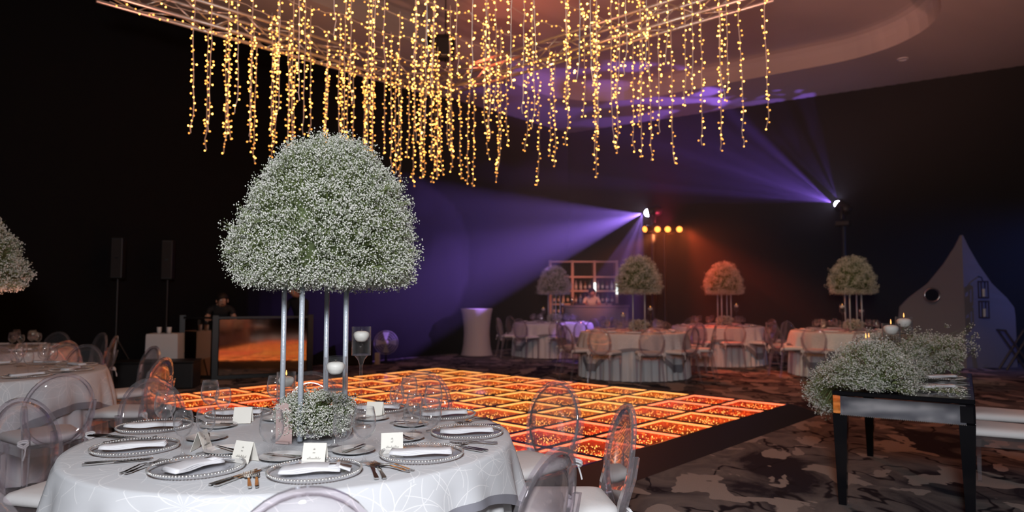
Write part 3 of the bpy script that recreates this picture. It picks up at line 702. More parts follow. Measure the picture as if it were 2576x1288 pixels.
# ------------------------------------------------------------------ main table
TC = (-.92, 3.10)
round_table('laid in the foreground', TC, True, .3)
centerpiece('large domed white flower centerpiece on four silver rods, foreground table', (-.87, 3.08, ZTB), math.radians(-6), True, 'tall domed flower centerpieces', 11)
seats = [  # angle, r, napkin kind, napkin rot, phrase
    (-70, .69, 1, .15, 'facing the single near chair'),
    (-108, .63, 1, 1.0, 'left of the nearest place card'),
    (-155, .65, 0, .28, 'second from the left table edge'),
    (-34, .69, 0, .05, 'at the right front of the foreground table'),
    (3, .72, 0, .12, 'at the right edge of the foreground table'),
    (41, .76, 0, .3, 'at the right rear by the dance floor'),
    (74, .72, 0, 0, 'at the back behind the flower bowl'),
    (133, .72, 0, 0, 'behind the left wine glasses'),
    (167, .76, 0, .2, 'at the far left table edge')]
cph = {}
for i, (dg, r, nk, nr, ph) in enumerate(seats):
    a = math.radians(dg); x, y = TC[0] + r * math.cos(a), TC[1] + r * math.sin(a); up = a + PI / 2
    CHG.place('clear glass charger with silver beaded rim ' + ph, (x, y, ZTB), rnd.uniform(0, 6), 'beaded glass chargers')
    NAP[nk].place('folded white napkin on the charger ' + ph, (x + (.0 if nk == 0 else -.01), y - .01, ZTB + .013), nr if dg not in (133, 167) else .1, 'folded napkins')
    # local frame: outward o, tangential t (right hand when seated)
    o = Vector((math.cos(a), math.sin(a), 0)); tg = Vector((-math.sin(a), math.cos(a), 0)); c = Vector((TC[0], TC[1], 0))
    def at(ro, tt, z=ZTB): p = c + o * ro + tg * tt; return (p.x, p.y, z)
    up2 = a + PI
    FRK.place('outer steel dinner fork beside the charger ' + ph, at(r + .03, -.215), up2 + .06, 'dinner forks')
    FRK.place('inner steel dinner fork beside the charger ' + ph, at(r + .03, -.19), up2 + .02, 'dinner forks')
    KNF.place('steel dinner knife beside the charger ' + ph, at(r + .04, .195), up2 - .05, 'dinner knives')
    KNF.place('second steel knife beside the charger ' + ph, at(r + .045, .218), up2 - .03, 'dinner knives')
    rb = r - .245
    BRD.place('small white bread plate inward of the charger ' + ph, at(rb - .02, -.10), 0, 'bread plates')
    BKN.place('butter knife on the bread plate by charger ' + ph, at(rb - .02, -.10, ZTB + .0125), up2 + .9 + .3 * i, 'butter knives')
# wine glasses as they stand (x, y, size, phrase)
gl = [(-.86, 2.52, 0, 'left of the nearest place card'), (-.63, 2.62, 1, 'right behind the nearest charger, left of its pair'), (-.545, 2.60, 0, 'right behind the nearest charger, right of its pair'),
      (-1.49, 3.02, 0, 'largest one by the left charger'), (-1.26, 2.70, 1, 'above the front left charger, left of its pair'), (-1.20, 2.76, 1, 'above the front left charger, right of its pair'),
      (-1.47, 3.42, 0, 'before the glowing floor at left, larger of two'), (-1.38, 3.36, 1, 'before the glowing floor at left, smaller of two'),
      (-1.22, 3.62, 0, 'behind the rose table sign, left of pair'), (-1.14, 3.58, 1, 'behind the rose table sign, right of pair'),
      (-.41, 2.88, 1, 'behind the right front charger, left of pair'), (-.325, 2.82, 0, 'behind the right front charger, right of pair'),
      (-.56, 3.42, 1, 'at the right rear, shorter of two'), (-.52, 3.55, 0, 'at the right rear, taller of two'),
      (-.36, 3.22, 0, 'in front of the orange-lit chair back, taller'), (-.44, 3.17, 1, 'in front of the orange-lit chair back, shorter')]
for x, y, k, ph in gl: (G_big, G_mid)[k].place('clear wine glass ' + ph, (x, y, ZTB), 0, 'wine glasses')
for i, (x, y, rz, ph) in enumerate([(-.725, 2.60, -.02, 'nearest, standing behind the front charger'), (-.995, 2.63, -.42, 'angled, by the front left charger'), (-.475, 2.79, .22, 'behind the right front charger'), (-1.31, 3.43, PI + .1, 'with its back turned, left of the rose sign'), (-.70, 3.60, PI - .1, 'at the back behind the flower bowl'), (-1.245, 2.83, 1.6, 'seen edge-on between the left glasses')]):
    t = make_card(20 + 3 * i); t.location = (x, y, ZTB); t.rotation_euler = (0, 0, rz); tag(t, 'folded cream place card ' + ph, 'place card', 'place cards')
# table sign
t = thing('table_sign', 'rose arched table sign card standing left of the flower bowl', 'sign', (-.955, 2.95, ZTB), -.25)
poly = [(-.038, 0), (.038, 0), (.038, .13)] + [(.038 * math.cos(PI * k / 12), .13 + .038 * math.sin(PI * k / 12)) for k in range(1, 12)] + [(-.038, .13)]
mb = MB().prism(poly, -.0015, .0015).xf(Matrix.Rotation(PI / 2, 4, 'X')); mb.build('card', 'rose_card', t)
MB().box((0, 0, .004), (.06, .03, .008)).build('base', 'rose_card', t)
ik = MB(); ik.tube([(x + .015, -.0022, .125 + y) for x, y in scribble(.022, .012, 90)], .0006, 3); ik.tube([(.006, -.0022, .09), (.016, -.0022, .094), (.012, -.0022, .08), (.02, -.0022, .072), (.006, -.0022, .066)], .0008, 3); ik.build('lettering', 'white_ink', t)
# low flower bowl
t = thing('flower_bowl', 'low glass bowl packed with white gypsophila between the silver rods', 'flowers', (-.855, 3.06, ZTB + .0125))
MB().lathe([(.001, .002), (.075, .002), (.105, .03), (.11, .06), (.105, .06), (.10, .032), (.07, .008), (.001, .006)], 28).build('bowl', 'plate_glass', t, True)
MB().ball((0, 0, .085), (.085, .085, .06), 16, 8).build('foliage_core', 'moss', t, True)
r = random.Random(5); sp = []
for k in range(560):
    a = r.uniform(0, 2 * PI); ph = math.asin(r.uniform(-.75, 1)); q = 1 + r.gauss(0, .07)
    tip = Vector((.150 * q * math.cos(ph) ** .75 * math.cos(a), .150 * q * math.cos(ph) ** .75 * math.sin(a), .092 + .092 * q * math.sin(ph))); tip.z = max(tip.z, .022)
    sp.append((tip, Vector((0, 0, .08)) * .5 + tip * .5))
gyp(t, sp, .0034, 8, per=16, spread=.023, tri=OCT)
holder_with_candle('of middle height in front of the flower bowl', (-.715, 2.84, ZTB), .235)
holder_with_candle('tallest, right of the silver rods', (-.715, 3.32, ZTB), .335)
holder_with_candle('shortest, left behind the silver rods', (-1.10, 3.42, ZTB), .11, True)
# chairs of the main table
for dg, r, lb, tw in [(-73, 1.33, 'clear ghost chair nearest the camera, only its arched top in view', 0), (36, 1.45, 'ghost chair glowing orange before the dance floor, behind right table edge', 6), (0, 1.40, 'ghost chair seen side-on at the right end of the foreground table', 6),
                      (-41, 1.33, 'violet-edged ghost chair cut by the lower frame edge, right foreground', 10), (171, 1.39, 'ghost chair at the left edge, facing the foreground table', 0), (138, 1.55, 'ghost chair back arching behind the left wine glasses', 10),
                      (-112, 1.30, 'ghost chair cut off in the lower left corner', 0), (76, 1.42, 'ghost chair at the back, its oval against the glowing floor', 0), (105, 1.42, 'ghost chair behind the silver rods, top of oval showing', 0)]:
    chair_at(TC, r, dg, lb, tw)
# ------------------------------------------------------------------ simpler tables farther away
def far_table(c, phrase, chair_angles, cp=True, glass_n=5, seed=1, cpoff=(0, 0), cand=True, cr=1.32, rz=0):
    r = random.Random(seed); round_table(phrase, c, False, rz)
    for dg in chair_angles:
        chair_at(c, cr + r.uniform(-.03, .06), dg + r.uniform(-3, 3), 'clear ghost chair at %s o\'clock of the table %s' % (clock(dg), phrase), r.uniform(-6, 6))
    n = 10
    for k in range(n):
        dg = 360 * k / n + 9; a = math.radians(dg); ck = clock(dg); x, y = c[0] + .70 * math.cos(a), c[1] + .70 * math.sin(a)
        nm = ['three', 'two', 'one', 'half past eleven', 'half past ten', 'half past nine', 'half past eight', 'seven', 'half past five', 'half past four'][k]
        CHG.place('beaded glass charger at %s on the table %s' % (nm, phrase), (x, y, ZTB), r.uniform(0, 6), 'beaded glass chargers')
        NAP[0].place('white napkin on the charger at %s, table %s' % (nm, phrase), (x, y, ZTB + .013), a + PI / 2 + r.uniform(-.3, .3), 'folded napkins')
        for q in range(2 if k < glass_n * 2 else 0):
            gx, gy = c[0] + (.47 + .05 * q) * math.cos(a + .12 * q + .1), c[1] + (.47 + .05 * q) * math.sin(a + .12 * q + .1)
            (G_big, G_mid)[q].place('%s wine glass at %s on the table %s' % (('taller', 'shorter')[q], nm, phrase), (gx, gy, ZTB), 0, 'wine glasses')
FARCP = None
def far_cp(label, loc, rz):
    global FARCP
    if FARCP is None: FARCP = Proto(centerpiece('x', (0, 0, 0), 0, False, 'tall domed flower centerpieces', 31))
    FARCP.place(label, loc, rz, 'tall domed flower centerpieces')
far_table((2.11, 12.15), 'in front of the bar', [-90, -58, -122, -20, 205, 20, 160, 55, 125, 90], seed=2)
far_table((.95, 16.3), 'left of the bar', [200, 235, 270, 305, 340, 20, 60, 100, 140], seed=3)
far_table((4.25, 14.45), 'lit red beside the par lights', [-90, -55, -125, -15, 20, 60, 100, 140, 200], seed=4)
far_table((5.88, 12.3), 'behind the mirrored table', [187, 222, 150, 255, 115, 80], seed=5)
far_table((-4.32, 5.66), 'at the left edge', [50, 90, 120, -90], seed=6, cr=1.32)
chair_at((-4.32, 5.66), 1.92, -40, 'ghost chair pulled out from the left table, its back towards the camera', 0)
chair_at((-4.32, 5.66), 1.55, -6, 'ghost chair seen edge-on at the right of the left table', 5)
far_table((-6.1, 8.1), 'farthest left, half hidden', [-20, 20, 60, 95], seed=7)
for x, y, rz, lb in ((2.20, 12.1, .62, 'domed flower centerpiece in the violet beam before the bar'), (.98, 16.2, .2, 'domed flower centerpiece overlapping the bar shelves'), (4.40, 14.45, .9, 'domed flower centerpiece glowing amber on the red-lit table'), (6.02, 12.3, .72, 'domed flower centerpiece rising behind the mirrored table'), (-4.43, 5.66, .4, 'domed flower centerpiece cut off by the left frame edge')):
    far_cp(lb, (x, y, ZTB), rz)
for x, y, h, ph in ((2.42, 12.2, .30, 'right of the rods, table in front of the bar'), (1.98, 12.45, .18, 'left of the rods, table in front of the bar'), (.72, 16.0, .22, 'on the table left of the bar'), (1.15, 15.9, .34, 'taller, on the table left of the bar'), (4.60, 14.3, .32, 'on the red-lit table'), (5.72, 12.08, .34, 'left of the rods behind the mirrored table'), (6.22, 12.42, .26, 'right of the rods behind the mirrored table')):
    holder_with_candle(ph, (x, y, ZTB), h, True)
low = None
for x, y, ph in ((2.20, 12.1, 'before the bar'), (.98, 16.2, 'left of the bar'), (4.40, 14.45, 'lit red'), (6.02, 12.3, 'behind the mirrored table')):
    if low is None:
        lt = thing('flower_bowl', 'x', 'flowers', group='low flower bowls')
        MB().lathe([(.001, .002), (.075, .002), (.105, .03), (.11, .06), (.105, .06), (.001, .006)], 20).build('bowl', 'plate_glass', lt, True)
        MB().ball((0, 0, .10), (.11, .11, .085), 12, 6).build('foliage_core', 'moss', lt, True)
        gyp(lt, sp[:200], .008, 9, per=6, spread=.03, tri=OCT); low = Proto(lt)
    low.place('low white flower bowl between the rods on the table ' + ph, (x, y, ZTB + .0125), 0)
# ------------------------------------------------------------------ mirrored table on the right
A = Vector((2.14, 4.70)); EX = Vector((.62, -.40)).normalized(); EY = Vector((-EX.y, EX.x)); WX, WY = .80, 1.75
mt = thing('mirrored_table', 'mirrored table with black top and tapered black legs at right', 'table', (A.x, A.y, 0), math.atan2(EX.y, EX.x))
MB().bevbox((WX / 2, WY / 2, .735), (WX, WY, .03), .006).build('table_top', 'black_gloss', mt)
for c, s in (((WX / 2, .012, .655), (WX - .10, .022, .12)), ((WX / 2, WY - .012, .655), (WX - .10, .022, .12)), ((.012, WY / 2, .655), (.022, WY - .10, .12)), ((WX - .012, WY / 2, .655), (.022, WY - .10, .12))):
    MB().box(c, s).build('apron_panel', 'mirror', mt)
for sx in (0, 1):
    for sy in (0, 1):
        x = .045 if sx == 0 else WX - .045; y = .045 if sy == 0 else WY - .045
        MB().rings([[(x + dx * s, y + dy * s, z) for dx, dy in ((-1, -1), (1, -1), (1, 1), (-1, 1))] for z, s in ((0, .024), (.595, .044))], True, True).build('leg', 'black_gloss', mt)
        if (sx, sy) == (0, 0): MB().prism([(.05, -.001), (.091, -.001), (.091, .091), (-.001, .091), (-.001, .05)], .597, .718).build('corner_block', 'mirror', mt)
        else: MB().bevbox((x, y, .657), (.09, .09, .122), .012).build('corner_block', 'black_gloss', mt)
st = MB()
for k in range(66): st.add([(.05 + (WX - .1) * k / 65 + .004 * x, -.001 + .004 * y, .594 + .004 * z) for x, y, z in OCT[0]], OCT[1])
stuff(st.build('stud_trim', 'silver', mt))
def mtp(x, y): p = A + EX * x + EY * y; return p
ft = thing('flower_runner', 'long cascading runner of white gypsophila along the mirrored table', 'flowers', (A.x, A.y, .752), math.atan2(EX.y, EX.x))
r = random.Random(77); sp2 = []
core = MB()
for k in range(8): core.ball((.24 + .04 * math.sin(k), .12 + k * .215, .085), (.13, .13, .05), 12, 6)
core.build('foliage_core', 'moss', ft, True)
for k in range(1700):
    y = r.uniform(-.02, 1.78); a = r.uniform(-.15, PI + .05); hh = .185 + .05 * math.sin(y * 5.2) + .03 * math.sin(y * 11 + 1); q = 1 + r.gauss(0, .10) - (.35 * r.random() if r.random() < .3 else 0)
    if r.random() < .35: q *= r.uniform(.25, 1)
    if r.random() < .14: y = r.uniform(-.03, .04); q *= r.uniform(.1, 1)
    wd = .24 + .05 * min(1, max(0, y - .6)); x = .21 + wd * math.cos(a) * q; z = .035 + (hh + .03) * math.sin(a) * q
    tip = Vector((x, y + r.gauss(0, .02), z)); 
    if tip.z < .022: tip.z = .022
    sp2.append((tip, Vector((.22, y, .04)) * .5 + tip * .5))
for k in range(420):   # cascade over the left side down towards the floor
    y = r.uniform(.15, 1.1); s = r.random() ** 1.6; x = -.02 - .10 * math.sin(s * PI) - r.uniform(0, .10); z = .10 - .36 * s * (1 - .6 * abs(y - .55)) + r.gauss(0, .03)
    sp2.append((Vector((x, y, z)), Vector((.06, y, .10))))
for k in range(330):   # tall loose sprigs at the far end
    y = r.uniform(.95, 1.9); x = r.uniform(.05, .42 + .42 * min(1, max(0, y - 1.25) / .4)); z = .05 + .2 * r.random() + abs(r.gauss(0, .07)); sp2.append((Vector((x, y, z)), Vector((.25, y - .05, .08))))
for k in range(420):   # dense bush at the far right end
    tip = Vector((r.uniform(.28, .74), r.uniform(1.3, 1.9), .03 + .27 * r.random() ** .8)); sp2.append((tip, tip + Vector((r.uniform(-.04, .04), r.uniform(-.04, .04), -.07))))
for k in range(12):
    sp2.append((Vector((r.uniform(.52, .75), r.uniform(-.02, .05), .03 + r.random() * .02)), Vector((.45, .1, .04))))
gyp(ft, sp2, .0047, 78, per=12, spread=.034, tri=OCT)
for x, y, h, ph, lit in ((.17, .42, .20, 'lowest, at the near end of the flower runner', True), (.30, .80, .29, 'middle, rising from the flower runner', True), (.36, 1.22, .33, 'tallest, towards the far end of the flower runner', True), (.12, 1.10, .17, 'half sunk in the middle of the flower runner', True)):
    p = mtp(x, y); holder_with_candle(ph, (p.x, p.y, .752), h, lit, 1.4)
for k, (y, ph) in enumerate(((.42, 'nearer, on the mirrored table'), (1.12, 'farther, on the mirrored table'))):
    p = mtp(.60, y); CHG.place('beaded glass charger ' + ph, (p.x, p.y, .752), .4, 'beaded glass chargers')
    NAP[0].place('rolled white napkin ' + ph, (p.x, p.y, .766), .12, 'folded napkins')
    g1 = mtp(.43, y + .22); G_mid.place('wine glass before the flower runner, ' + ph, (g1.x, g1.y, .752), 0, 'wine glasses')
    k1 = mtp(.68, y + .20); KNF.place('steel dinner knife ' + ph, (k1.x, k1.y, .752), math.atan2(EX.y, EX.x), 'dinner knives')
    k1 = mtp(.68, y - .21); FRK.place('steel dinner fork ' + ph, (k1.x, k1.y, .752), math.atan2(EX.y, EX.x) + PI, 'dinner forks')
for k, (x, y, lb) in enumerate(((3.07, 4.71, 'ghost chair with thick white cushion, nearer one at the mirrored table'), (3.50, 5.29, 'ghost chair with thick white cushion, farther one at the mirrored table'))):
    # front-left leg stands at (x, y); the chair faces the table
    f = -EX; rt = Vector((f.y, -f.x)); p = Vector((x, y)) - f * .178 + EY * .178
    CH.place(lb, (p.x, p.y, 0), math.atan2(f.y, f.x) - PI / 2, 'clear oval-back ghost chairs')
# ------------------------------------------------------------------ stage lights in the haze
def moving_head(label, loc, target, hs):
    t = thing('moving_head', label, 'stage light', loc); d = (Vector(target) - Vector(loc)).normalized(); rz = math.atan2(d.y, d.x); t.rotation_euler = (0, 0, rz); pit = math.asin(d.z)
    z0 = -.42
    MB().bevbox((0, 0, z0 + .05), (.30, .30, .12), .02).build('base', 'black', t)
    MB().tube([(0, -.17, .0), (0, -.17, z0 + .16), (0, -.1, z0 + .12), (0, .1, z0 + .12), (0, .17, z0 + .16), (0, .17, 0)], .03, 6).build('yoke', 'black', t, True)
    m = Matrix.Rotation(-pit, 4, 'Y') @ Matrix.Rotation(PI / 2, 4, 'Y')
    hd = MB().lathe([(.001, -.2), (.10, -.19), (.13, -.1), (.13, .10), (.105, .13), (.09, .12)], 18).xf(m).build('head', 'black', t, True)
    MB().lathe([(.001, .20), (.03, .195), (.06, .175), (.08, .145), (.085, .118)], 18).xf(m).build('lens', 'lens_violet', hd)
    pole = MB().cyl((0, 0, z0 - .01), (0, 0, -loc[2] + .02), .05, n=10); pole.build('pole', 'black', t)
    MB().cyl((0, 0, -loc[2]), (0, 0, -loc[2] + .02), .3, n=20).build('floor_plate', 'black', t)
    return t
MH1 = (3.16, 15.5, 3.27); MH2 = (7.41, 15.5, 3.37)
T1 = (-.8, 15.7, 2.4); T2_ = (4.9, 17.3, 5.7)
moving_head('black moving head above the bar shooting a violet beam leftwards', MH1, T1, 1)
moving_head('black moving head on a post fanning violet beams up towards the ceiling', MH2, T2_, 1)
def beam(name, loc, target, power, colr, angle, seed, scale, low=.02, off=None):
    d0 = (Vector(target) - Vector(loc)).normalized(); p = Vector(loc) + d0 * .26
    if off: p = Vector(loc) + Vector(off)
    o = lamp(name, 'SPOT', p, target, power, colr, .012, angle, .25); d = o.data; d.use_nodes = True; nt = d.node_tree; N = nt.nodes.new; L = nt.links.new
    em = nt.nodes['Emission']; tc = N('ShaderNodeTexCoord'); sp = N('ShaderNodeSeparateXYZ'); L(tc.outputs['Normal'], sp.inputs[0])
    dx = N('ShaderNodeMath'); dx.operation = 'DIVIDE'; L(sp.outputs['X'], dx.inputs[0]); L(sp.outputs['Z'], dx.inputs[1])
    dy = N('ShaderNodeMath'); dy.operation = 'DIVIDE'; L(sp.outputs['Y'], dy.inputs[0]); L(sp.outputs['Z'], dy.inputs[1])
    cb = N('ShaderNodeCombineXYZ'); L(dx.outputs[0], cb.inputs[0]); L(dy.outputs[0], cb.inputs[1]); cb.inputs[2].default_value = seed
    n = N('ShaderNodeTexNoise'); n.inputs['Scale'].default_value = scale; n.inputs['Detail'].default_value = 0; L(cb.outputs[0], n.inputs['Vector'])
    r_ = N('ShaderNodeValToRGB'); e = r_.color_ramp.elements; e[0].position = .43; e[0].color = (low, low, low, 1); e[1].position = .58; e[1].color = (1, 1, 1, 1); L(n.outputs['Fac'], r_.inputs[0])
    L(r_.outputs[0], em.inputs['Strength']); return o
def dirp(loc, deg, yy, d=4.0): a = math.radians(deg); return (loc[0] + d * math.cos(a), loc[1] + yy * d, loc[2] + d * math.sin(a))
beam('violet_beam_light', MH1, dirp(MH1, 191, .05), 3700, (.36, .19, 1.0), 44, 3.1, 3.6, .42)
beam('violet_beam_light', MH1, dirp(MH1, 249, .02), 950, (.42, .22, 1.0), 42, 5.3, 3.6, .25, (-.24, -.02, -.06))
beam('violet_beam_light', MH2, dirp(MH2, 150, .40), 1400, (.30, .14, 1.0), 52, 8.4, 7.0)
beam('violet_beam_light', MH2, dirp(MH2, 108, .45), 240, (.28, .14, 1.0), 36, 1.7, 8.0)
lamp('blue_beam_light', 'SPOT', (11.3, 12.3, 3.0), (9.6, 13.6, 1.6), 110, (.10, .2, 1), .05, 90, 1)
# par lights on a tee bar
t = thing('par_light_bar', 'stand with a tee bar of four glowing amber par lights', 'stage light', (3.3, 15.0, 0))
MB().cyl((0, 0, .02), (0, 0, 2.74), .025, n=8).build('pole', 'black', t)
MB().cyl((-.42, 0, 2.74), (.42, 0, 2.74), .022, n=8).build('cross_bar', 'black', t)
for k in range(3):
    a = 2 * PI * k / 3 + .3; MB().cyl((0, 0, .7), (.5 * math.cos(a), .5 * math.sin(a), .02), .015, n=6).build('leg', 'black', t)
for k, x in enumerate((-.40, -.15, .07, .32)):
    d = Vector((-.3 if k else -.95, -1, -.25)).normalized(); q = d.to_track_quat('Z', 'Y').to_matrix().to_4x4(); tr = Matrix.Translation((x, -.02, 2.83))
    b_ = MB().lathe([(.001, -.14), (.06, -.13), (.075, -.02), (.078, .06), (.066, .06)], 14).xf(tr @ q).build('par_can', 'black', t, True)
    MB().lathe([(.001, .052), (.04, .05), (.066, .045)], 14).xf(tr @ q).build('lens', 'lens_amber', b_)
    p = Vector((3.3 + x, 14.98, 2.83)) + d * .1
    if k: lamp('amber_par_light', 'SPOT', p, p + d + Vector((.25 * (k - 1), 0, -.25)), 130, (1, .17, .04), .05, 75, .9)
lamp('amber_par_light', 'SPOT', (3.75, 14.9, 2.83), (5.0, 13.6, .4), 260, (1, .09, .025), .05, 70, .8)
lamp('amber_par_light', 'SPOT', (3.2, 15.15, 2.8), (1.95, 19, 1.35), 420, (1, .27, .09), .05, 36, .9)
lamp('red_par_light', 'SPOT', (3.4, 15.1, 2.9), (2.8, 17, 4.6), 60, (1, .06, .14), .05, 110, 1)
# ------------------------------------------------------------------ bar
bs = thing('bar_shelf', 'open wooden bar shelving unit with bottles behind the counter', 'shelf', (1.04, 19.0, 0), 0)
W_, H_ = 1.80, 2.35
for k in range(4): MB().box((W_ * k / 3, 0, H_ / 2), (.07, .32, H_)).build('upright', 'wood_shelf', bs)
for k in range(6):
    for q in range(3): MB().box((W_ * (q + .5) / 3, 0, [.35, .86, 1.16, 1.52, 1.90, 2.315][k]), (W_ / 3 - .07, .30, .05)).build('shelf_board', 'wood_shelf', bs)
for k in (2, 3): MB().cyl((W_ * k / 3, -.18, 1.62 - .06 * k), (W_ * k / 3, -.18, 1.80 - .03 * k), .028, n=10).build('lamp_tube', 'led_white', bs)
def make_bottle(m, h):
    t = thing('bottle', 'x', 'bottle', group='bottles on the bar shelves')
    MB().lathe([(.001, 0), (.036, 0), (.038, .01), (.038, h * .6), (.03, h * .68), (.013, h * .76), (.012, h * .96), (.001, h * .96)], 12).build('body', m, t, True)
    MB().lathe([(.014, h * .93), (.014, h), (.001, h)], 8).build('cap', 'black', t); MB().lathe([(.0386, h * .2), (.0386, h * .48)], 12).build('paper_label', 'label_paper', t); return Proto(t)
BT = [make_bottle('bottle_green', .28), make_bottle('bottle_amber', .25), make_bottle('bottle_clear', .27)]
r = random.Random(3)
for sh, (z, sn) in enumerate(((.885, 'lowest'), (1.185, 'second'), (1.545, 'third'))):
    for q in range(3):
        for k in range(4):
            x = 1.04 + .10 + W_ / 3 * q + .125 * k; BT[r.randrange(3)].place('bottle, %s from left in the %s bay of the %s bottle shelf' % (ORD[k], ('left', 'middle', 'right')[q], sn), (x, 18.93 + r.uniform(-.03, .05), z + .001), 0)
bc = thing('bar_counter', 'grey bar counter with a flat front before the shelves', 'bar', (1.33, 17.9, 0))
MB().bevbox((.835, .25, .55), (1.64, .5, 1.08), .01).build('front', 'counter', bc); MB().bevbox((.835, .25, 1.12), (1.70, .56, .05), .01).build('worktop', 'counter', bc)
for x, lb in ((1.75, 'dark bar mat tray lying on the left end of the counter'), (2.75, 'dark drip tray lying on the right end of the counter')):
    o = MB().bevbox((0, 0, .025), (.30, .2, .05), .01).build('bar_tray', 'black'); o.location = (x, 18.1, 1.146); tag(o, lb, 'tray')
for k, (x, lb) in enumerate(((2.45, 'tin shaker standing right of the bartender'), (1.55, 'glass tumbler shaker standing at the left end of the bar'))):
    o = MB().lathe([(.001, 0), (.03, 0), (.042, .14), (.03, .17), (.018, .2), (.001, .205)], 14).build('cocktail_shaker', 'steel', None, True); o.location = (x, 18.05, 1.146); tag(o, lb, 'shaker')
# ------------------------------------------------------------------ people
def person(label, loc, rz, lean, hips, top_m, arms):
    """skin-modifier body; lean = forward bend of the trunk, faces local -Y"""
    t = thing('person', label, 'person', loc, rz); S = hips / .92
    jt = {}; ed = []
    def J(n, p, r_): jt[n] = (Vector(p), r_)
    tr = lambda d: Vector((0, -math.sin(lean) * d, math.cos(lean) * d))
    hp = Vector((0, 0, hips)); J('pelvis', hp, .125); J('waist', hp + tr(.20), .118); J('chest', hp + tr(.40), .135); J('collar', hp + tr(.52), .085)
    nk = hp + tr(.60); J('neck', nk, .052); hd = nk + Vector((0, -.06 - .10 * math.sin(lean), .10 - .05 * math.sin(lean))); J('skull', hd, .088); J('crown', hd + Vector((0, -.01, .085)), .072); J('jaw', hd + Vector((0, -.05, -.075)), .05)
    ed += [('pelvis', 'waist'), ('waist', 'chest'), ('chest', 'collar'), ('collar', 'neck'), ('neck', 'skull'), ('skull', 'crown'), ('skull', 'jaw')]
    for s, n in ((-1, 'l'), (1, 'r')):
        sh = hp + tr(.49) + Vector((s * .18, 0, 0)); el = sh + Vector((s * .05, -.10, -.25)); wr = Vector((s * arms[0], arms[1], arms[2])) ; wr = wr if True else wr
        J('sh' + n, sh, .058); J('el' + n, el, .043); J('wr' + n, wr, .029); J('pa' + n, wr + Vector((0, -.07, -.01)), .030); ed += [('collar', 'sh' + n), ('sh' + n, 'el' + n), ('el' + n, 'wr' + n), ('wr' + n, 'pa' + n)]
        for k in range(5):
            b0 = wr + Vector((s * (-.03 + .018 * k), -.09 if k else -.05, -.01)); J('fa%d' % k + n, b0, .010); J('fb%d' % k + n, b0 + Vector((-s * .01 if k == 0 else 0, -.045 - .006 * (2 - abs(k - 2.5)), -.012)), .008); ed += [('pa' + n, 'fa%d' % k + n), ('fa%d' % k + n, 'fb%d' % k + n)]
        J('hi' + n, hp + Vector((s * .095, 0, -.06)), .088); J('kn' + n, (s * .10, -.03, hips * .53), .062); J('an' + n, (s * .10, .02, .09), .042); J('to' + n, (s * .11, -.14, .035), .035); ed += [('pelvis', 'hi' + n), ('hi' + n, 'kn' + n), ('kn' + n, 'an' + n), ('an' + n, 'to' + n)]
    names = list(jt); me = bpy.data.meshes.new('body'); me.from_pydata([jt[n][0] for n in names], [(names.index(a), names.index(b)) for a, b in ed], [])
    o = put('body', me, t); md = o.modifiers.new('skin', 'SKIN'); sv = me.skin_vertices[0].data
    for i, n in enumerate(names): sv[i].radius = (jt[n][1], jt[n][1]); sv[i].use_root = (n == 'pelvis')
    o.modifiers.new('sub', 'SUBSURF').levels = 2
    dg = bpy.context.evaluated_depsgraph_get(); me2 = bpy.data.meshes.new_from_object(o.evaluated_get(dg)); o.modifiers.clear(); o.data = me2; me2.name = 'body'
    me2.materials.clear()
    for m in ('suit', 'skin', top_m): me2.materials.append(M[m])
    wz = {}
    for p in me2.polygons:
        c = p.center; near = min(names, key=lambda n: (jt[n][0] - c).length - jt[n][1]); 
        p.material_index = 1 if near[:2] in ('sk', 'cr', 'ja', 'ne', 'pa', 'fa', 'fb', 'wr') else (2 if near[:2] in ('ch', 'co', 'wa', 'sh', 'el') else 0); p.use_smooth = True
    fc = hd + Vector((0, -.055, -.01))
    MB().rings([[fc + Vector((x * s, y, z)) for x, z in ((-.014, -.02), (.014, -.02), (.004, .028), (-.004, .028))] for s, y in ((1, -.02), (.7, -.05))], True, True).build('nose', 'skin', t, True)
    for s in (-1, 1):
        MB().ball(hd + Vector((s * .03, -.088, .012)), (.011, .008, .008), 8, 5).build('eye', 'white_ink', t, True)
        MB().ball(hd + Vector((s * .088, .0, -.005)), (.012, .02, .032), 8, 5).build('ear', 'skin', t, True)
    MB().tube([hd + Vector((x, -.093 + abs(x) * .4, -.062)) for x in (-.025, -.012, 0, .012, .025)], .006, 5).build('mouth', 'dark_wood', t, True)
    hr = MB(); rr = []
    for i in range(7):
        ph = PI / 2 * i / 6; q = max(math.cos(ph), .03); rr.append([(hd.x + .098 * q * math.cos(2 * PI * k / 16), hd.y + .012 + .112 * q * math.sin(2 * PI * k / 16), hd.z + .03 + (.02 if math.sin(2 * PI * k / 16) < -.5 and i == 0 else (-.06 if math.sin(2 * PI * k / 16) > 0 and i == 0 else 0)) + .105 * math.sin(ph)) for k in range(16)])
    hr.rings(rr, True, True).build('hair', 'hair', t, True)
    return t
person('bartender in a pale shirt bending over the bar counter', (2.10, 18.72, 0), 0, .62, .90, 'shirt', (.16, -.42, 1.18))
person('person in dark clothes bent over the mirrored booth', (-5.10, 12.12, 0), .5, .75, .80, 'suit', (.18, -.38, 1.0))
person('person in dark clothes standing at the right end of the mirrored booth', (-3.86, 12.9, 0), -.3, .35, .82, 'suit', (.20, -.30, .95))
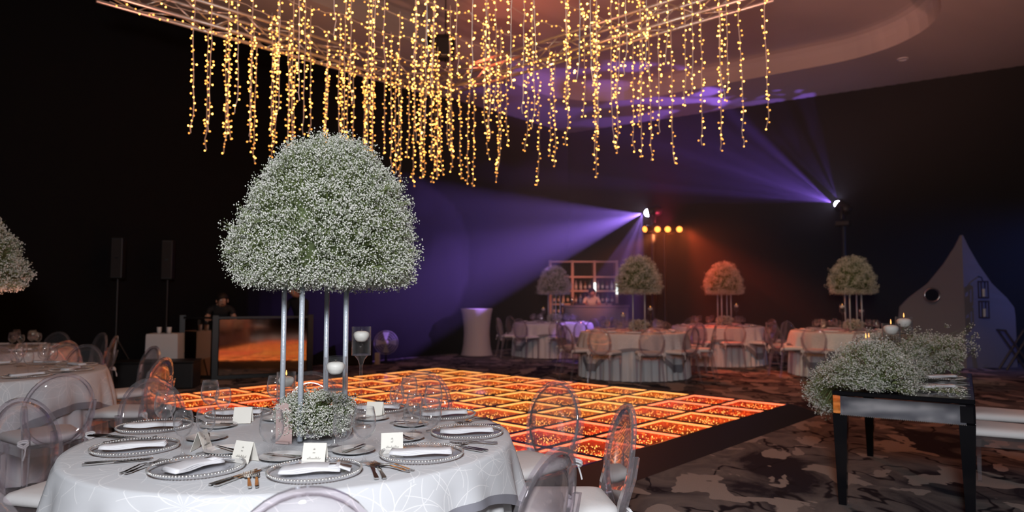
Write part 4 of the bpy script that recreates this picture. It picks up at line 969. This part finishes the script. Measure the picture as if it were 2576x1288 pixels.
# ------------------------------------------------------------------ mirrored booth, speakers and stage things at left
def booth_panel(root, a, b):
    a = Vector(a); b = Vector(b); L = (b - a).length; rz = math.atan2((b - a).y, (b - a).x); c = (a + b) / 2
    MB().box((c.x, c.y, .53), (L - .06, .02, .92), rz).build('mirror_panel', 'booth_mirror', root)
    for z in (.035, 1.02): MB().box((c.x, c.y, z), (L, .05, .06 if z < 1 else .035), rz).build('frame_rail', 'black', root)
bt = thing('mirrored_booth', 'black framed booth with mirrored front panels reflecting the glowing floor', 'booth')
booth_panel(bt, (-4.90, 11.62), (-3.56, 12.22)); booth_panel(bt, (-5.52, 11.74), (-4.97, 11.62))
for x, y in ((-4.93, 11.62), (-3.53, 12.23), (-5.54, 11.75)): MB().box((x, y, .53), (.09, .09, 1.06), .42).build('frame_post', 'black', bt)
dk = thing('mixing_desk', 'black mixing desk standing behind the mirrored booth', 'mixing desk', (-4.55, 12.42, 0), .42)
MB().bevbox((0, 0, .82), (1.0, .42, .10), .02).build('console', 'black', dk)
for sx in (-.42, .42): MB().box((sx, 0, .385), (.05, .36, .77)).build('leg', 'black', dk)
def speaker(label, loc, hz):
    t = thing('speaker_stand', label, 'speaker', (loc[0], loc[1], 0), .25)
    MB().bevbox((0, 0, hz), (.17, .22, .64), .015).build('cabinet', 'black', t); MB().box((0, -.113, hz), (.14, .006, .58)).build('grille', 'suit', t)
    MB().box((0, -.118, hz), (.05, .004, .018)).build('badge', 'steel', t); MB().cyl((0, 0, .3), (0, 0, hz - .32), .018, n=8).build('pole', 'black', t)
    for k in range(3): a = 2 * PI * k / 3; MB().cyl((0, 0, .75), (.4 * math.cos(a), .4 * math.sin(a), .012), .012, n=6).build('leg', 'black', t)
speaker('black column speaker on a tripod stand, left of the pair', (-6.15, 10.85), 1.97); speaker('black column speaker on a tripod stand, right of the pair', (-5.62, 11.35), 1.97)
o = thing('side_table', 'small white clothed table left of the mirrored booth', 'table', (-5.60, 11.3, 0), .2)
MB().rings([[(x * s, y * s, z) for x, y in ((-.23, -.2), (.23, -.2), (.23, .2), (-.23, .2))] for z, s in ((.78, 1), (.74, 1.02), (.01, 1.06))], True, False).build('cloth', 'linen', o); MB().box((0, 0, .755), (.42, .36, .02)).build('table_top', 'dark_wood', o)
for k, (x, lb) in enumerate(((-5.52, 'small white cup on the clothed side table'), (-5.68, 'small tumbler on the clothed side table'))):
    q_ = MB().lathe([(.001, 0), (.03, 0), (.038, .10), (.034, .10), (.027, .006), (.001, .006)], 14).build('cup', 'ceramic', None, True); q_.location = (x, 11.25, .782); tag(q_, lb, 'cup')
t = thing('stage_box', 'low black equipment case beside the mirrored booth', 'case', (-5.35, 10.55, 0), .2); MB().bevbox((0, 0, .2), (1.15, .5, .39), .02).build('body', 'black', t); MB().bevbox((0, 0, .405), (1.17, .52, .02), .005).build('lid', 'black', t)
# fan
t = thing('pedestal_fan', 'round floor fan standing right of the silver rods', 'fan', (-2.62, 14.55, 0), .15)
MB().lathe([(.001, 0), (.20, 0), (.20, .02), (.05, .04), (.03, .06)], 20).build('base', 'black', t); MB().cyl((0, .06, .04), (0, .06, .42), .02, n=8).build('pole', 'black', t)
mfan = Matrix.Translation((0, 0, .42)) @ Matrix.Rotation(PI / 2, 4, 'X')
g = MB()
for rr_ in (.06, .11, .16, .20, .245): g.tube([(rr_ * math.cos(2 * PI * k / 32), rr_ * math.sin(2 * PI * k / 32), .07 - .03 * (rr_ / .245) ** 2) for k in range(32)], .004, 4, closed=True)
for k in range(40): a = 2 * PI * k / 40; g.tube([(.05 * math.cos(a), .05 * math.sin(a), .07), (.245 * math.cos(a), .245 * math.sin(a), .03)], .0028, 3)
g.xf(mfan).build('guard', 'white_metal', t)
for k in range(4):
    a = 2 * PI * k / 4; b_ = MB().rings([[(rr_ * math.cos(a + da), rr_ * math.sin(a + da), z) for da, z in ((-.3, -.02), (.3, .02), (.3, .025), (-.3, -.015))] for rr_ in (.045, .12, .22)], True, True).xf(mfan); b_.build('blade', 'white_metal', t)
MB().lathe([(.001, .085), (.04, .08), (.05, .06), (.05, -.1), (.001, -.12)], 16).xf(mfan).build('motor', 'ceramic', t, True)
o = MB().bevbox((0, 0, .12), (.10, .08, .24), .01).build('water_jug', 'ceramic'); o.location = (-2.72, 14.15, 0); tag(o, 'small white jug on the carpet before the fan', 'jug')
t = thing('sub_speaker', 'black bass speaker box left of the floor fan', 'speaker', (-3.1, 14.2, 0), .3); MB().bevbox((0, 0, .25), (.5, .45, .49), .02).build('cabinet', 'black', t); MB().box((0, -.228, .25), (.44, .006, .42)).build('grille', 'suit', t)
# cocktail table in a stretch cover
t = thing('cocktail_table', 'tall cocktail table in a white stretch cover by the left wall', 'table', (-.83, 16.45, 0))
MB().lathe([(.001, 1.09), (.37, 1.09), (.375, 1.07), (.345, .95), (.315, .7), (.305, .5), (.32, .25), (.35, .08), (.375, .005)], 32).build('stretch_cover', 'spandex', t, True)
for k in range(4): a = PI / 2 * k + .4; MB().cyl((.33 * math.cos(a), .33 * math.sin(a), 0), (.33 * math.cos(a), .33 * math.sin(a), .03), .03, n=8).build('foot', 'black', t)
# pointed white pavilion at the right
pv = thing('pointed_pavilion', 'grey white pointed tent with an ogee roof by the right wall', 'tent', (8.72, 13.45, 0), -.30)
prof = [(1.02, 0), (1.02, .98), (1.0, 1.16), (.86, 1.34), (.55, 1.63), (.30, 2.00), (.12, 2.33), (.02, 2.56)]
def pav_side(s, y0, y1):      # half of the front, folded along the centre ridge
    mb = MB(); fr = [(s * x, -.02 + .55 * (x / 1.02) ** 1.2, z) for x, z in prof]; ce = [(0, -.02, z) for _, z in prof]
    mb.rings([fr, ce], closed=False); mb.rings([[(x, y + .05, z) for x, y, z in fr], [(x, y + .05, z) for x, y, z in ce]], closed=False); mb.rings([fr, [(x, y + .05, z) for x, y, z in fr]], closed=False); return mb
pav_side(-1, 0, 0).build('left_wall', 'tent', pv); pav_side(1, 0, 0).build('right_wall', 'tent', pv)
bk_ = MB(); ey = [-.02 + .55 * (x / 1.02) ** 1.2 for x, z in prof]
bk_.rings([[(-x, y + .03, z) for (x, z), y in zip(prof, ey)], [(0, y + .03 + .55 * x, z) for (x, z), y in zip(prof, ey)], [(x, y + .03, z) for (x, z), y in zip(prof, ey)]], closed=False); bk_.build('rear_wall', 'tent', pv)
MB().lathe([(.13, -.02), (.15, 0), (.13, .02), (.11, 0), (.13, -.02)], 20).xf(Matrix.Translation((-.50, .165, 1.40)) @ Matrix.Rotation(PI / 2, 4, 'X')).build('porthole_rim', 'steel', pv, True)
MB().lathe([(.001, 0), (.12, 0)], 20).xf(Matrix.Translation((-.50, .155, 1.40)) @ Matrix.Rotation(PI / 2, 4, 'X')).build('porthole', 'black_gloss', pv)
ln = thing('lantern', 'dark hanging lantern on the pointed tent front', 'lantern', (9.02, 13.33, .96), -.1)
for z0_, s_ in ((.0, .10), (.38, .10)):
    MB().box((0, 0, z0_ + .01), (s_ * 1.4, s_ * 1.2, .025)).build('cap', 'dark_wood', ln); MB().box((0, 0, z0_ + .32), (s_ * 1.4, s_ * 1.2, .025)).build('cap', 'dark_wood', ln)
    for dx in (-1, 1):
        for dy in (-1, 1): MB().box((dx * .06, dy * .05, z0_ + .165), (.018, .018, .30)).build('bar', 'dark_wood', ln)
    MB().lathe([(.001, z0_ + .03), (.03, z0_ + .03), (.03, z0_ + .18), (.001, z0_ + .18)], 10).build('candle', 'wax', ln)
MB().tube([(0, 0, .70), (0, .04, .78), (0, .16, .80)], .012, 6).build('hook', 'black', ln)
fs = thing('folding_stand', 'dark folding stand with crossed legs before the pointed tent', 'stand', (9.42, 13.1, 0), -.2)
for y in (-.14, .14):
    for s in (-1, 1): MB().cyl((s * .22, y, .01), (-s * .22, y, .74), .022, n=6).build('leg', 'dark_wood', fs)
for s in (-1, 1): MB().cyl((s * .22, -.17, .74), (s * .22, .17, .74), .02, n=6).build('rail', 'dark_wood', fs)
# ------------------------------------------------------------------ haze in the back of the hall
hz = MB().prism([(-5.2, 13.3), (1.6, 12.9), (5.5, 12.9), (11.6, 11.6), (11.4, 13.4), (K.x, K.y - .25), (-1.9, 15.9)], .02, ZC - .03)
m = bpy.data.materials.new('haze'); m.use_nodes = True; nt = m.node_tree; nt.nodes.clear(); o_ = nt.nodes.new('ShaderNodeOutputMaterial'); vs = nt.nodes.new('ShaderNodeVolumeScatter')
vs.inputs['Density'].default_value = .037; vs.inputs['Anisotropy'].default_value = 0; vs.inputs['Color'].default_value = (1, 1, 1, 1); nt.links.new(vs.outputs[0], o_.inputs['Volume'])
ho = hz.build('haze', m); tag(stuff(ho), 'thin stage haze catching the violet beams at the back', 'haze')
